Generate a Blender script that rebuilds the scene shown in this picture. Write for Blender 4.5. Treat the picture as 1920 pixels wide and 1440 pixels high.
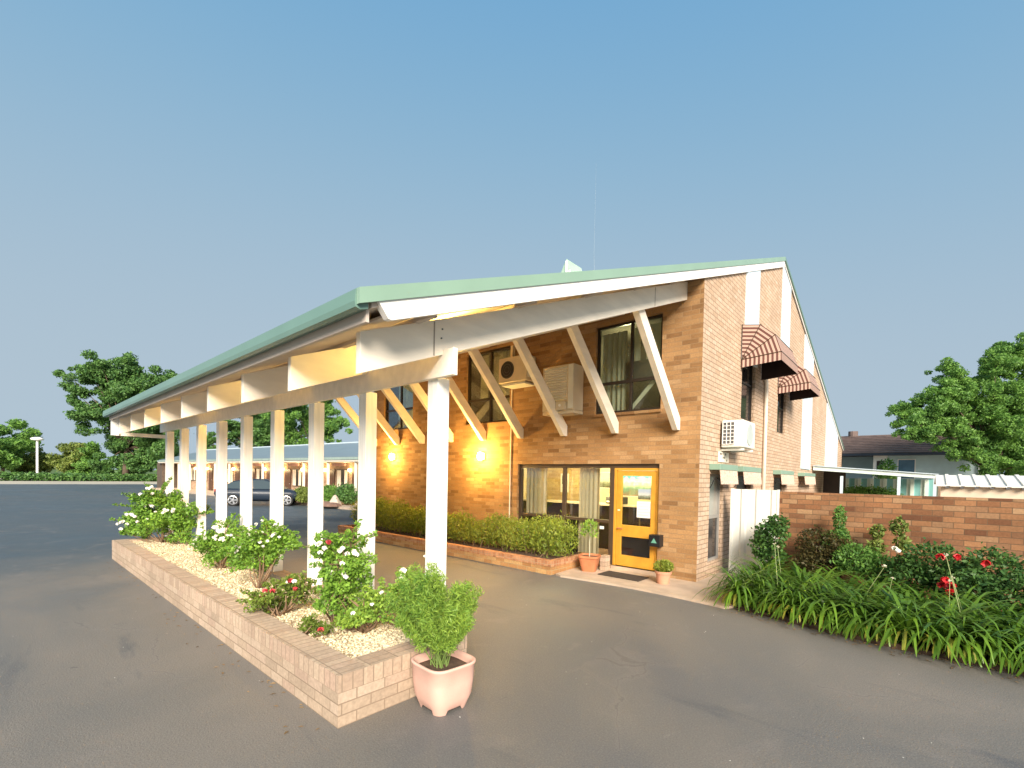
import bpy, bmesh, math, random
import numpy as np
from mathutils import Vector
random.seed(7); RNG = np.random.default_rng(11)
R = math.radians
S = bpy.context.scene
for o in list(bpy.data.objects): bpy.data.objects.remove(o)
COL = S.collection

# ------------------------------------------------------------------ camera
EYE = 1.85; FPX = 868.76; YAW, PITCH, ROLL = R(41.5526), R(-1.18125), R(1.13557); CY = 911.94
_fw = Vector((-math.sin(YAW)*math.cos(PITCH), math.cos(YAW)*math.cos(PITCH), math.sin(PITCH)))
_r0 = Vector((math.cos(YAW), math.sin(YAW), 0)); _u0 = _r0.cross(_fw)
_r = _r0*math.cos(ROLL) + _u0*math.sin(ROLL); _u = _r.cross(_fw)
cd = bpy.data.cameras.new('camera'); cam = bpy.data.objects.new('camera', cd); COL.objects.link(cam)
cd.sensor_width = 36; cd.lens = FPX/1920*36; cd.shift_y = (CY-720)/1920; cd.clip_start = .05; cd.clip_end = 3000
from mathutils import Matrix
cam.matrix_world = Matrix(((_r.x,_u.x,-_fw.x,0),(_r.y,_u.y,-_fw.y,0),(_r.z,_u.z,-_fw.z,EYE),(0,0,0,1)))
S.camera = cam
# ------------------------------------------------------------------ light
SUN_EL, SUN_AZ = 28, 130          # azimuth clockwise from +Y
W = bpy.data.worlds.new('World'); S.world = W; W.use_nodes = True
nt = W.node_tree; nt.nodes.clear()
wo = nt.nodes.new('ShaderNodeOutputWorld'); bg = nt.nodes.new('ShaderNodeBackground'); sk = nt.nodes.new('ShaderNodeTexSky')
sk.sky_type = 'NISHITA'; sk.sun_disc = False; sk.sun_elevation = R(SUN_EL); sk.sun_rotation = R(SUN_AZ)
sk.air_density = 1.0; sk.dust_density = .3; sk.ozone_density = 1.0; sk.altitude = 0
bg.inputs[1].default_value = .12
# the photograph is tone-compressed: soften the sky's range channel by channel
EXPO = 1.1
sps = nt.nodes.new('ShaderNodeSeparateColor'); cbs = nt.nodes.new('ShaderNodeCombineColor'); nt.links.new(sk.outputs[0], sps.inputs[0])
def mth(op, *ins):
    q = nt.nodes.new('ShaderNodeMath'); q.operation = op
    for i, v in enumerate(ins):
        if isinstance(v, (int, float)): q.inputs[i].default_value = v
        else: nt.links.new(v, q.inputs[i])
    return q.outputs[0]
for i, (A_, p_, k_) in enumerate(((.443, 2.4, .78), (.556, 2, .638), (.645, 2, .02))):
    pw = mth('POWER', sps.outputs[i], p_); nt.links.new(mth('MULTIPLY', mth('DIVIDE', pw, mth('ADD', pw, k_)), A_/(.12*2**EXPO)), cbs.inputs[i])
nt.links.new(cbs.outputs[0], bg.inputs[0]); nt.links.new(bg.outputs[0], wo.inputs[0])
sl = bpy.data.lights.new('sun', 'SUN'); sl.energy = 4.1; sl.angle = R(28); sl.color = (1, .89, .76)
so = bpy.data.objects.new('sun', sl); COL.objects.link(so)
sd = Vector((math.sin(R(SUN_AZ))*math.cos(R(SUN_EL)), math.cos(R(SUN_AZ))*math.cos(R(SUN_EL)), math.sin(R(SUN_EL))))
so.rotation_euler = sd.to_track_quat('Z', 'Y').to_euler(); so.location = (20, -10, 20)
S.view_settings.view_transform = 'Standard'; S.view_settings.look = 'None'
S.view_settings.exposure = EXPO; S.view_settings.gamma = 1

def P(px, py, depth):
    """world point seen at photo pixel (px,py), at the given distance along the viewing axis"""
    return Vector((0,0,EYE)) + (_fw + _r*((px-960)/FPX) - _u*((py-CY)/FPX))*depth

# ------------------------------------------------------------------ materials
MATS = {}
def newmat(name):
    m = bpy.data.materials.new(name); m.use_nodes = True; MATS[name] = m
    n = m.node_tree.nodes; b = n['Principled BSDF']; return m, m.node_tree, n, b
def ramp(n, pts):
    r = n.new('ShaderNodeValToRGB'); e = r.color_ramp.elements
    while len(e) < len(pts): e.new(.5)
    for k, (p, c) in enumerate(pts): e[k].position = p; e[k].color = (*c, 1)
    return r
def mat(name, col, rough=.6, var=.12, scale=4, bump=0, bscale=40, metal=0, spec=.4, island=0, st=None):
    m, t, n, b = newmat(name)
    b.inputs['Roughness'].default_value = rough; b.inputs['Metallic'].default_value = metal
    b.inputs['Specular IOR Level'].default_value = spec
    tc = n.new('ShaderNodeTexCoord'); no = n.new('ShaderNodeTexNoise'); no.inputs['Scale'].default_value = scale; no.inputs['Detail'].default_value = 6
    src = tc.outputs['Object']
    if st:
        mpg = n.new('ShaderNodeMapping'); mpg.inputs['Scale'].default_value = st; t.links.new(src, mpg.inputs[0]); src = mpg.outputs[0]
    t.links.new(src, no.inputs['Vector'])
    lo = tuple(c*(1-var) for c in col); hi = tuple(min(1, c*(1+var)) for c in col)
    r = ramp(n, [(.3, lo), (.7, hi)]); t.links.new(no.outputs[0], r.inputs[0]); out = r.outputs[0]
    if island:
        g = n.new('ShaderNodeNewGeometry'); mp = n.new('ShaderNodeMapRange'); mp.inputs[3].default_value = 1-island; mp.inputs[4].default_value = 1+island
        t.links.new(g.outputs['Random Per Island'], mp.inputs[0])
        mx = n.new('ShaderNodeVectorMath'); mx.operation = 'SCALE'; t.links.new(out, mx.inputs[0]); t.links.new(mp.outputs[0], mx.inputs['Scale']); out = mx.outputs[0]
    t.links.new(out, b.inputs['Base Color'])
    if bump:
        n2 = n.new('ShaderNodeTexNoise'); n2.inputs['Scale'].default_value = bscale; n2.inputs['Detail'].default_value = 4
        t.links.new(src, n2.inputs['Vector']); bp = n.new('ShaderNodeBump'); bp.inputs['Strength'].default_value = bump; bp.inputs['Distance'].default_value = .01
        t.links.new(n2.outputs[0], bp.inputs['Height']); t.links.new(bp.outputs[0], b.inputs['Normal'])
    return m
def leafmat(name, a, c, rough=.5, trans=.25):
    m, t, n, b = newmat(name)
    g = n.new('ShaderNodeNewGeometry'); tc = n.new('ShaderNodeTexCoord'); no = n.new('ShaderNodeTexNoise'); no.inputs['Scale'].default_value = 1.3
    t.links.new(tc.outputs['Object'], no.inputs['Vector'])
    ad = n.new('ShaderNodeMath'); ad.operation = 'MULTIPLY_ADD'; ad.inputs[1].default_value = .6
    t.links.new(g.outputs['Random Per Island'], ad.inputs[0])
    mm = n.new('ShaderNodeMath'); mm.operation = 'MULTIPLY_ADD'; mm.inputs[1].default_value = 1.2; mm.inputs[2].default_value = -.4
    t.links.new(no.outputs[0], mm.inputs[0]); t.links.new(mm.outputs[0], ad.inputs[2])
    r = ramp(n, [(0, a), (1, c)]); t.links.new(ad.outputs[0], r.inputs[0])
    t.links.new(r.outputs[0], b.inputs['Base Color']); b.inputs['Roughness'].default_value = rough; b.inputs['Specular IOR Level'].default_value = .3
    tr = n.new('ShaderNodeBsdfTranslucent'); t.links.new(r.outputs[0], tr.inputs[0])
    ms = n.new('ShaderNodeMixShader'); ms.inputs[0].default_value = trans
    t.links.new(b.outputs[0], ms.inputs[1]); t.links.new(tr.outputs[0], ms.inputs[2]); t.links.new(ms.outputs[0], n['Material Output'].inputs[0])
    return m
def brickmat(name, cols, mortar, L=.24, H=.086, mort=.011, soldier=False, stain=.25, bump=.5):
    m, t, n, b = newmat(name); lk = t.links.new
    tc = n.new('ShaderNodeTexCoord'); g = n.new('ShaderNodeNewGeometry')
    sp = n.new('ShaderNodeSeparateXYZ'); lk(tc.outputs['Object'], sp.inputs[0])
    sn = n.new('ShaderNodeSeparateXYZ'); lk(g.outputs['True Normal'], sn.inputs[0])
    def absgt(sock):
        a = n.new('ShaderNodeMath'); a.operation = 'ABSOLUTE'; lk(sock, a.inputs[0])
        q = n.new('ShaderNodeMath'); q.operation = 'GREATER_THAN'; q.inputs[1].default_value = .6; lk(a.outputs[0], q.inputs[0]); return q.outputs[0]
    gx = absgt(sn.outputs[0]); gz = absgt(sn.outputs[2])
    def mix(f, a, c):
        q = n.new('ShaderNodeMix'); q.data_type = 'FLOAT'; lk(f, q.inputs[0]); lk(a, q.inputs[2]); lk(c, q.inputs[3]); return q.outputs[0]
    u = mix(gx, sp.outputs[0], sp.outputs[1]); v = mix(gz, sp.outputs[2], sp.outputs[1])
    cb = n.new('ShaderNodeCombineXYZ')
    if soldier: lk(v, cb.inputs[0]); lk(u, cb.inputs[1])
    else: lk(u, cb.inputs[0]); lk(v, cb.inputs[1])
    br = n.new('ShaderNodeTexBrick'); br.inputs['Scale'].default_value = 1; br.inputs['Brick Width'].default_value = L; br.inputs['Row Height'].default_value = H
    br.inputs['Mortar Size'].default_value = mort/2; br.inputs['Mortar Smooth'].default_value = .3; br.inputs['Bias'].default_value = 0
    br.inputs['Color1'].default_value = (0,0,0,1); br.inputs['Color2'].default_value = (1,1,1,1); br.inputs['Mortar'].default_value = (.5,.5,.5,1)
    if soldier: br.offset = 0
    lk(cb.outputs[0], br.inputs['Vector'])
    k = len(cols); r = ramp(n, [(i/(k-1), c) for i, c in enumerate(cols)]); lk(br.outputs[0], r.inputs[0])
    n1 = n.new('ShaderNodeTexNoise'); n1.inputs['Scale'].default_value = 1.3; n1.inputs['Detail'].default_value = 8; lk(tc.outputs['Object'], n1.inputs['Vector'])
    n2 = n.new('ShaderNodeTexNoise'); n2.inputs['Scale'].default_value = 35; n2.inputs['Detail'].default_value = 5; lk(tc.outputs['Object'], n2.inputs['Vector'])
    def mul(c, f, lo, hi):
        mp = n.new('ShaderNodeMapRange'); mp.inputs[1].default_value = .3; mp.inputs[2].default_value = .7; mp.inputs[3].default_value = lo; mp.inputs[4].default_value = hi; lk(f, mp.inputs[0])
        q = n.new('ShaderNodeVectorMath'); q.operation = 'SCALE'; lk(c, q.inputs[0]); lk(mp.outputs[0], q.inputs['Scale']); return q.outputs[0]
    c = mul(r.outputs[0], n1.outputs[0], 1-stain, 1+stain*.6); c = mul(c, n2.outputs[0], .85, 1.12)
    q = n.new('ShaderNodeMix'); q.data_type = 'RGBA'; lk(br.outputs['Fac'], q.inputs[0]); lk(c, q.inputs[6]); q.inputs[7].default_value = (*mortar, 1)
    lk(q.outputs[2], b.inputs['Base Color']); b.inputs['Roughness'].default_value = .85; b.inputs['Specular IOR Level'].default_value = .25
    iv = n.new('ShaderNodeMath'); iv.operation = 'MULTIPLY_ADD'; iv.inputs[1].default_value = -1; lk(br.outputs['Fac'], iv.inputs[0])
    s2 = n.new('ShaderNodeMath'); s2.operation = 'MULTIPLY'; s2.inputs[1].default_value = .35; lk(n2.outputs[0], s2.inputs[0]); lk(s2.outputs[0], iv.inputs[2])
    bp = n.new('ShaderNodeBump'); bp.inputs['Strength'].default_value = bump; bp.inputs['Distance'].default_value = .008; lk(iv.outputs[0], bp.inputs['Height']); lk(bp.outputs[0], b.inputs['Normal'])
    return m
def emit(name, col, s):
    m, t, n, b = newmat(name); b.inputs['Base Color'].default_value = (*col, 1); b.inputs['Emission Color'].default_value = (*col, 1); b.inputs['Emission Strength'].default_value = s; return m
def glassmat(name, tint=(.9,.95,.95), refl=.12, rough=.02):
    m, t, n, b = newmat(name); n.remove(b)
    tr = n.new('ShaderNodeBsdfTransparent'); tr.inputs[0].default_value = (*tint, 1); gl = n.new('ShaderNodeBsdfGlossy'); gl.inputs['Roughness'].default_value = rough
    lw = n.new('ShaderNodeLayerWeight'); lw.inputs[0].default_value = .35
    ml = n.new('ShaderNodeMath'); ml.operation = 'MULTIPLY_ADD'; ml.inputs[1].default_value = .30; ml.inputs[2].default_value = refl*.25; t.links.new(lw.outputs['Fresnel'], ml.inputs[0])
    ms = n.new('ShaderNodeMixShader'); t.links.new(ml.outputs[0], ms.inputs[0]); t.links.new(tr.outputs[0], ms.inputs[1]); t.links.new(gl.outputs[0], ms.inputs[2])
    t.links.new(ms.outputs[0], n['Material Output'].inputs[0]); return m
def stripemat(name, a, c, axis, pitch, duty=.5, rough=.8):
    m, t, n, b = newmat(name); lk = t.links.new
    tc = n.new('ShaderNodeTexCoord'); sp = n.new('ShaderNodeSeparateXYZ')
    lk(tc.outputs['UV' if axis == 'UV' else 'Object'], sp.inputs[0])
    mo = n.new('ShaderNodeMath'); mo.operation = 'PINGPONG'; mo.inputs[1].default_value = pitch/2; lk(sp.outputs[0 if axis == 'UV' else 'XYZ'.index(axis)], mo.inputs[0])
    gt = n.new('ShaderNodeMath'); gt.operation = 'GREATER_THAN'; gt.inputs[1].default_value = pitch/2*duty; lk(mo.outputs[0], gt.inputs[0])
    q = n.new('ShaderNodeMix'); q.data_type = 'RGBA'; lk(gt.outputs[0], q.inputs[0]); q.inputs[6].default_value = (*a, 1); q.inputs[7].default_value = (*c, 1)
    lk(q.outputs[2], b.inputs['Base Color']); b.inputs['Roughness'].default_value = rough; return m

# tan clinker brick of the motel; the lower blocks use paler mixes of the same clay
M_brick = brickmat('facade_brick', [(.235,.125,.052),(.335,.185,.078),(.385,.222,.098),(.355,.200,.085),(.45,.285,.145)], (.29,.19,.10), L=.30, stain=.2)
M_gbrick = brickmat('gable_brick', [(.45,.315,.21),(.50,.36,.25),(.54,.395,.28),(.51,.37,.26),(.57,.43,.32)], (.24,.165,.11), L=.24, mort=.015, stain=.12)  # same brick as the front; its stronger light is put into the paler colour
M_fence = brickmat('fence_brick', [(0.133,0.056,0.029),(0.245,0.112,0.052),(0.337,0.168,0.079),(0.204,0.096,0.048),(0.408,0.247,0.131)], (0.133,0.084,0.048))
M_plant = brickmat('planter_brick', [(.38,.29,.21),(.45,.34,.245),(.50,.39,.29),(.43,.31,.23)], (.27,.20,.14), stain=.15)
M_plcap = brickmat('planter_cap_brick', [(.40,.29,.21),(.47,.35,.255),(.52,.40,.29),(.47,.33,.245)], (.28,.21,.15), L=.23, H=.086, soldier=True, stain=.15)
M_kerb = brickmat('kerb_brick', [(0.36,0.18,0.07),(0.44,0.24,0.1),(0.52,0.324,0.14)], (0.38,0.288,0.15))
M_cream = mat('cream_paint', (.87,.79,.66), .5, .07, 3, .3, 9, st=(4,.6,3))
M_white = mat('white_paint', (.84,.82,.78), .4, .03, 3, .1, 30)
M_post = mat('post_paint', (.87,.84,.77), .45, .09, 5, .3, 12, st=(4,4,.35))
M_whitepanel = mat('white_panel', (.50,.60,.66), .5, .03, 2)
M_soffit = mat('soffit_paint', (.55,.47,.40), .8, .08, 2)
M_green = mat('green_colorbond', (.22,.34,.26), .35, .05, 2, metal=.0, spec=.5)
M_greend = mat('green_gutter', (.13,.23,.19), .35, .06, 2, spec=.5)
M_brown = mat('brown_aluminium', (.07,.045,.028), .4, .1, 3)
M_darkframe = mat('dark_frame', (.03,.022,.016), .4, .1, 3)
M_doorwood = mat('golden_timber', (.58,.29,.035), .4, .10, 6, .1, 20)
M_curtain = mat('curtain_cloth', (.60,.44,.27), .9, .06, 5)
M_curtain2 = mat('upper_curtain_cloth', (.42,.40,.26), .9, .08, 5)
M_glass = glassmat('window_glass'); M_dglass = glassmat('dark_glass', (.35,.38,.38), .2)
M_metalw = mat('white_metal', (.72,.72,.66), .45, .05, 4)
M_acbeige = mat('beige_metal', (.60,.52,.38), .5, .06, 4)
M_black = mat('black_plastic', (.012,.012,.014), .4, .1, 5)
M_grille = mat('grille_grey', (.10,.10,.10), .5, .1, 5)
M_terra = mat('terracotta', (.46,.17,.075), .75, .14, 6, .2, 60)
M_pink = mat('pink_terracotta', (.64,.40,.32), .7, .07, 5, .15, 60)
M_soil = mat('soil_earth', (.09,.055,.035), .95, .35, 12, .8, 50)
M_conc = mat('concrete', (.46,.36,.27), .85, .16, 3, .3, 60)
M_gravelroad = mat('pale_gravel', (.42,.38,.30), .95, .12, .2)
M_grass = mat('grass_green', (.07,.12,.025), .95, .3, .15)
M_bark = mat('bark', (.11,.08,.055), .9, .3, 8, .6, 30)
M_twig = mat('twig', (.23,.15,.09), .85, .25, 12)
M_rose = leafmat('rose_leaf', (0.067, 0.173, 0.023), (0.307, 0.518, 0.067))
M_rosered = leafmat('young_rose_leaf', (0.078, 0.111, 0.019), (0.234, 0.338, 0.052))
M_fern = leafmat('feathery_leaf', (0.09, 0.225, 0.038), (0.39, 0.54, 0.075), trans=.3)
M_hedge = leafmat('hedge_leaf', (0.104, 0.18, 0.019), (0.361, 0.399, 0.057))
M_agap = leafmat('strap_leaf', (0.024, 0.085, 0.013), (0.16, 0.288, 0.025), .35, .25)
M_agapy = leafmat('yellow_strap_leaf', (.14,.22,.02), (.46,.44,.07), .4, .25)
M_dark = leafmat('dark_leaf', (0.03, 0.088, 0.025), (0.119, 0.237, 0.048))
M_bronze = leafmat('bronze_leaf', (.035,.045,.012), (.12,.085,.03))
M_tree = leafmat('tree_leaf', (0.042, 0.12, 0.039), (0.158, 0.3, 0.068))
M_tree2 = leafmat('ash_leaf', (0.052, 0.144, 0.04), (0.253, 0.46, 0.086), trans=.35)
M_olive = leafmat('olive_leaf', (0.098, 0.154, 0.035), (0.266, 0.322, 0.07))
M_wpetal = mat('white_petal', (.85,.83,.75), .6, .05, 8)
M_rpetal = mat('red_petal', (.50,.015,.02), .5, .2, 8)
M_ppetal = mat('pink_petal', (.55,.07,.08), .5, .2, 8)
M_tile = mat('roof_tile', (.17,.12,.105), .7, .2, 3)
M_hwall = mat('pale_blue_weatherboard', (.50,.64,.66), .6, .05, 3)
M_lampglow = emit('lamp_glow', (1, .72, .30), 14)
M_bay = emit('bay_lamp_glow', (1, .72, .25), 6)
M_ceil = emit('ceiling_tube', (1, .84, .55), 5)
M_tyre = mat('tyre_rubber', (.02,.02,.02), .8, .1, 5); M_rim = mat('alloy', (.55,.56,.58), .3, .05, 5, metal=.7)
M_car = mat('car_paint', (.018,.028,.045), .4, .05, 2, spec=.2); M_cglass = mat('car_glass', (.012,.035,.05), .45, .05, 2, spec=.12)
M_red = mat('tail_lens', (.35,.01,.01), .2, .1, 5)

def pebblemat():
    m, t, n, b = newmat('pale_pebbles'); lk = t.links.new
    tc = n.new('ShaderNodeTexCoord'); v = n.new('ShaderNodeTexVoronoi'); v.inputs['Scale'].default_value = 42; lk(tc.outputs['Object'], v.inputs['Vector'])
    sp = n.new('ShaderNodeSeparateColor'); lk(v.outputs['Color'], sp.inputs[0])
    r = ramp(n, [(0,(.30,.20,.11)),(.25,(.58,.45,.26)),(.7,(.72,.60,.38)),(1,(.82,.76,.62))]); lk(sp.outputs[0], r.inputs[0]); lk(r.outputs[0], b.inputs['Base Color'])
    bp = n.new('ShaderNodeBump'); bp.invert = True; bp.inputs['Strength'].default_value = 1; bp.inputs['Distance'].default_value = .02; lk(v.outputs['Distance'], bp.inputs['Height']); lk(bp.outputs[0], b.inputs['Normal'])
    b.inputs['Roughness'].default_value = .8; return m
M_pebble = pebblemat()
M_pebbles = mat('loose_pebble', (.66,.56,.38), .8, .1, 8, island=.35)
def asphaltmat():
    m, t, n, b = newmat('asphalt'); lk = t.links.new
    tc = n.new('ShaderNodeTexCoord')
    def noise(s, d=6, rough=.55, dist=0, sc=None):
        q = n.new('ShaderNodeTexNoise'); q.inputs['Scale'].default_value = s; q.inputs['Detail'].default_value = d; q.inputs['Roughness'].default_value = rough; q.inputs['Distortion'].default_value = dist
        if sc:
            mp = n.new('ShaderNodeMapping'); mp.inputs['Scale'].default_value = sc; lk(tc.outputs['Object'], mp.inputs[0]); lk(mp.outputs[0], q.inputs['Vector'])
        else: lk(tc.outputs['Object'], q.inputs['Vector'])
        return q.outputs[0]
    big = noise(.22, 5, .55, .8); r = ramp(n, [(.38,(.104,.112,.119)),(.50,(.149,.141,.126)),(.62,(.192,.171,.144))]); lk(big, r.inputs[0])
    def over(c, f, lo, hi, col, fac):
        mp = n.new('ShaderNodeMapRange'); mp.inputs[1].default_value = lo; mp.inputs[2].default_value = hi; mp.inputs[3].default_value = 0; mp.inputs[4].default_value = fac; lk(f, mp.inputs[0])
        q = n.new('ShaderNodeMix'); q.data_type = 'RGBA'; lk(mp.outputs[0], q.inputs[0]); lk(c, q.inputs[6]); q.inputs[7].default_value = (*col, 1); return q.outputs[2]
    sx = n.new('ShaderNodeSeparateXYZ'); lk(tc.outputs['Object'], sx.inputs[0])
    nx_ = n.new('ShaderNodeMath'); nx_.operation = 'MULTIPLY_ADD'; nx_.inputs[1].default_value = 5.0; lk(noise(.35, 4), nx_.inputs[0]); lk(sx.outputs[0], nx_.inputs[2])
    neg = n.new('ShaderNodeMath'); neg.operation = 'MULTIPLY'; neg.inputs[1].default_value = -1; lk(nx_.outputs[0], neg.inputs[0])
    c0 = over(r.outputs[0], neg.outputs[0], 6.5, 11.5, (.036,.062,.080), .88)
    c = over(c0, noise(.9, 8, .65, 1.5), .56, .72, (.20,.18,.16), .45)
    c = over(c, noise(1.1, 6, .6, .5, (.35,1.6,1)), .60, .72, (.050,.062,.078), .65)
    c = over(c, noise(.5, 10, .7, 3), .60, .66, (.22,.20,.18), .30)
    c = over(c, noise(1.7, 12, .8, 4), .63, .65, (.27,.25,.22), .35)
    c = over(c, noise(.8, 10, .75, 5, (1,.25,1)), .655, .66, (.035,.035,.04), .55)
    c = over(c, noise(75, 3, .7), .48, .72, (.27,.25,.22), .5)
    c = over(c, noise(90, 3, .7), .5, .68, (.045,.045,.048), .45)
    wv = n.new('ShaderNodeTexNoise'); wv.inputs['Scale'].default_value = .8; wv.inputs['Detail'].default_value = 6; lk(tc.outputs['Object'], wv.inputs['Vector'])
    va = n.new('ShaderNodeVectorMath'); va.operation = 'MULTIPLY_ADD'; va.inputs[1].default_value = (1.6,1.6,0); lk(wv.outputs['Color'], va.inputs[0]); lk(tc.outputs['Object'], va.inputs[2])
    ve = n.new('ShaderNodeTexVoronoi'); ve.feature = 'DISTANCE_TO_EDGE'; ve.inputs['Scale'].default_value = .30; lk(va.outputs[0], ve.inputs['Vector'])
    iv = n.new('ShaderNodeMath'); iv.operation = 'SUBTRACT'; iv.inputs[0].default_value = 1; lk(ve.outputs['Distance'], iv.inputs[1])
    pm = n.new('ShaderNodeMath'); pm.operation = 'MULTIPLY'; lk(iv.outputs[0], pm.inputs[0]); mk = n.new('ShaderNodeMapRange'); mk.inputs[1].default_value = .42; mk.inputs[2].default_value = .52; lk(noise(.7, 3), mk.inputs[0]); lk(mk.outputs[0], pm.inputs[1])
    c = over(c, pm.outputs[0], .985, .998, (.22,.20,.18), .22)
    c = over(c, pm.outputs[0], .9975, .9992, (.05,.05,.05), .35)
    v = n.new('ShaderNodeTexVoronoi'); v.inputs['Scale'].default_value = 2.2; lk(tc.outputs['Object'], v.inputs['Vector'])
    lt = n.new('ShaderNodeMath'); lt.operation = 'LESS_THAN'; lt.inputs[1].default_value = .012; lk(v.outputs['Distance'], lt.inputs[0])
    q = n.new('ShaderNodeMix'); q.data_type = 'RGBA'; lk(lt.outputs[0], q.inputs[0]); lk(c, q.inputs[6]); q.inputs[7].default_value = (.30,.28,.25,1)
    lk(q.outputs[2], b.inputs['Base Color'])
    rr = n.new('ShaderNodeMapRange'); rr.inputs[1].default_value = .35; rr.inputs[2].default_value = .65; rr.inputs[3].default_value = .48; rr.inputs[4].default_value = .75; lk(big, rr.inputs[0]); lk(rr.outputs[0], b.inputs['Roughness'])
    bp = n.new('ShaderNodeBump'); bp.inputs['Strength'].default_value = .8; bp.inputs['Distance'].default_value = .008; lk(noise(70, 4, .7), bp.inputs['Height']); lk(bp.outputs[0], b.inputs['Normal'])
    b.inputs['Specular IOR Level'].default_value = .5; return m
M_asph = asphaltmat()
def picmat(name, kind):
    m, t, n, b = newmat(name); lk = t.links.new
    tc = n.new('ShaderNodeTexCoord'); sp = n.new('ShaderNodeSeparateXYZ'); lk(tc.outputs['Generated'], sp.inputs[0])
    no = n.new('ShaderNodeTexNoise'); no.inputs['Scale'].default_value = 6; lk(tc.outputs['Generated'], no.inputs['Vector'])
    ad = n.new('ShaderNodeMath'); ad.operation = 'MULTIPLY_ADD'; ad.inputs[1].default_value = .5; lk(no.outputs[0], ad.inputs[0]); lk(sp.outputs[2], ad.inputs[2])
    if kind == 0: pts = [(.25,(.25,.16,.10)),(.5,(.12,.26,.20)),(.7,(.35,.50,.42)),(.85,(.85,.92,.88)),(1,(.05,.62,.62))]
    else: pts = [(.3,(.10,.09,.05)),(.55,(.22,.26,.18)),(.75,(.55,.55,.5)),(1,(.35,.42,.5))]
    r = ramp(n, pts); lk(ad.outputs[0], r.inputs[0]); lk(r.outputs[0], b.inputs['Base Color']); b.inputs['Roughness'].default_value = .3; return m
M_pic0 = picmat('landscape_print', 0); M_pic1 = picmat('dull_print', 1)
M_paper = mat('paper', (.8,.8,.75), .7, .04, 10)

# ------------------------------------------------------------------ mesh helpers
class MB:
    def __init__(s): s.v = []; s.f = []; s.uv = None
    def add(s, vs, fs):
        k = len(s.v); s.v += [tuple(p) for p in vs]; s.f += [tuple(i+k for i in f) for f in fs]; return s
    def box(s, x0, x1, y0, y1, z0, z1):
        return s.add([(x0,y0,z0),(x1,y0,z0),(x1,y1,z0),(x0,y1,z0),(x0,y0,z1),(x1,y0,z1),(x1,y1,z1),(x0,y1,z1)],
                     [(0,3,2,1),(4,5,6,7),(0,1,5,4),(1,2,6,5),(2,3,7,6),(3,0,4,7)])
    def prism(s, poly, axis, a, b):
        """polygon in the plane normal to axis, extruded a..b along it"""
        n = len(poly)
        def q(p, h): return (h,p[0],p[1]) if axis == 'X' else ((p[0],h,p[1]) if axis == 'Y' else (p[0],p[1],h))
        return s.add([q(p,a) for p in poly]+[q(p,b) for p in poly], [tuple(range(n))[::-1], tuple(range(n,2*n))]+[(i,(i+1)%n,n+(i+1)%n,n+i) for i in range(n)])
    def tube(s, pts, rads, seg=8, cap=True):
        pts = [Vector(p) for p in pts]; n = len(pts)
        if not hasattr(rads, '__len__'): rads = [rads]*n
        base = len(s.v); up = Vector((.3,.2,1)).normalized()
        for i, p in enumerate(pts):
            d = (pts[min(i+1,n-1)]-pts[max(i-1,0)]).normalized(); a = d.cross(up)
            if a.length < .1: a = d.cross(Vector((1,0,0)))
            a.normalize(); b = d.cross(a)
            for k in range(seg):
                t = 2*math.pi*k/seg; s.v.append(tuple(p+(a*math.cos(t)+b*math.sin(t))*rads[i]))
        for i in range(n-1):
            for k in range(seg):
                s.f.append((base+i*seg+k, base+i*seg+(k+1)%seg, base+(i+1)*seg+(k+1)%seg, base+(i+1)*seg+k))
        if cap: s.f.append(tuple(base+k for k in range(seg))[::-1]); s.f.append(tuple(base+(n-1)*seg+k for k in range(seg)))
        return s
    def lathe(s, prof, c, seg=20, square=0, rot=0):
        """revolve (r,z); square>0 pushes the ring towards a rounded square"""
        base = len(s.v)
        for r_, z in prof:
            for k in range(seg):
                t = 2*math.pi*k/seg
                if square: e = 1/((abs(math.cos(t))**square+abs(math.sin(t))**square)**(1/square))
                else: e = 1
                x, y = r_*e*math.cos(t), r_*e*math.sin(t)
                s.v.append((c[0]+x*math.cos(rot)-y*math.sin(rot), c[1]+x*math.sin(rot)+y*math.cos(rot), c[2]+z))
        for i in range(len(prof)-1):
            for k in range(seg): s.f.append((base+i*seg+k, base+i*seg+(k+1)%seg, base+(i+1)*seg+(k+1)%seg, base+(i+1)*seg+k))
        return s
    def build(s, name, m, parent=None, bevel=0, smooth=False):
        me = bpy.data.meshes.new(name); me.from_pydata(s.v, [], s.f); me.materials.append(m)
        if smooth: me.polygons.foreach_set('use_smooth', [True]*len(me.polygons))
        o = bpy.data.objects.new(name, me); COL.objects.link(o)
        if parent:
            o.parent = parent
            pl = WL.get(parent.name, Vector((0,0,0)))
            for v in me.vertices: v.co -= pl
            WL[o.name] = pl
        if bevel:
            b = o.modifiers.new('bevel', 'BEVEL'); b.width = bevel; b.segments = 2; b.limit_method = 'ANGLE'
        return o
WL = {}
def tag(o, label=None, cat=None, group=None, kind=None):
    if label: o['label'] = label
    if cat: o['category'] = cat
    if group: o['group'] = group
    if kind: o['kind'] = kind
    return o
def thing(name, loc, label, cat, group=None):
    o = bpy.data.objects.new(name, None); COL.objects.link(o); o.location = loc; o.empty_display_size = .2
    WL[o.name] = Vector(loc); return tag(o, label, cat, group)
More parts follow.
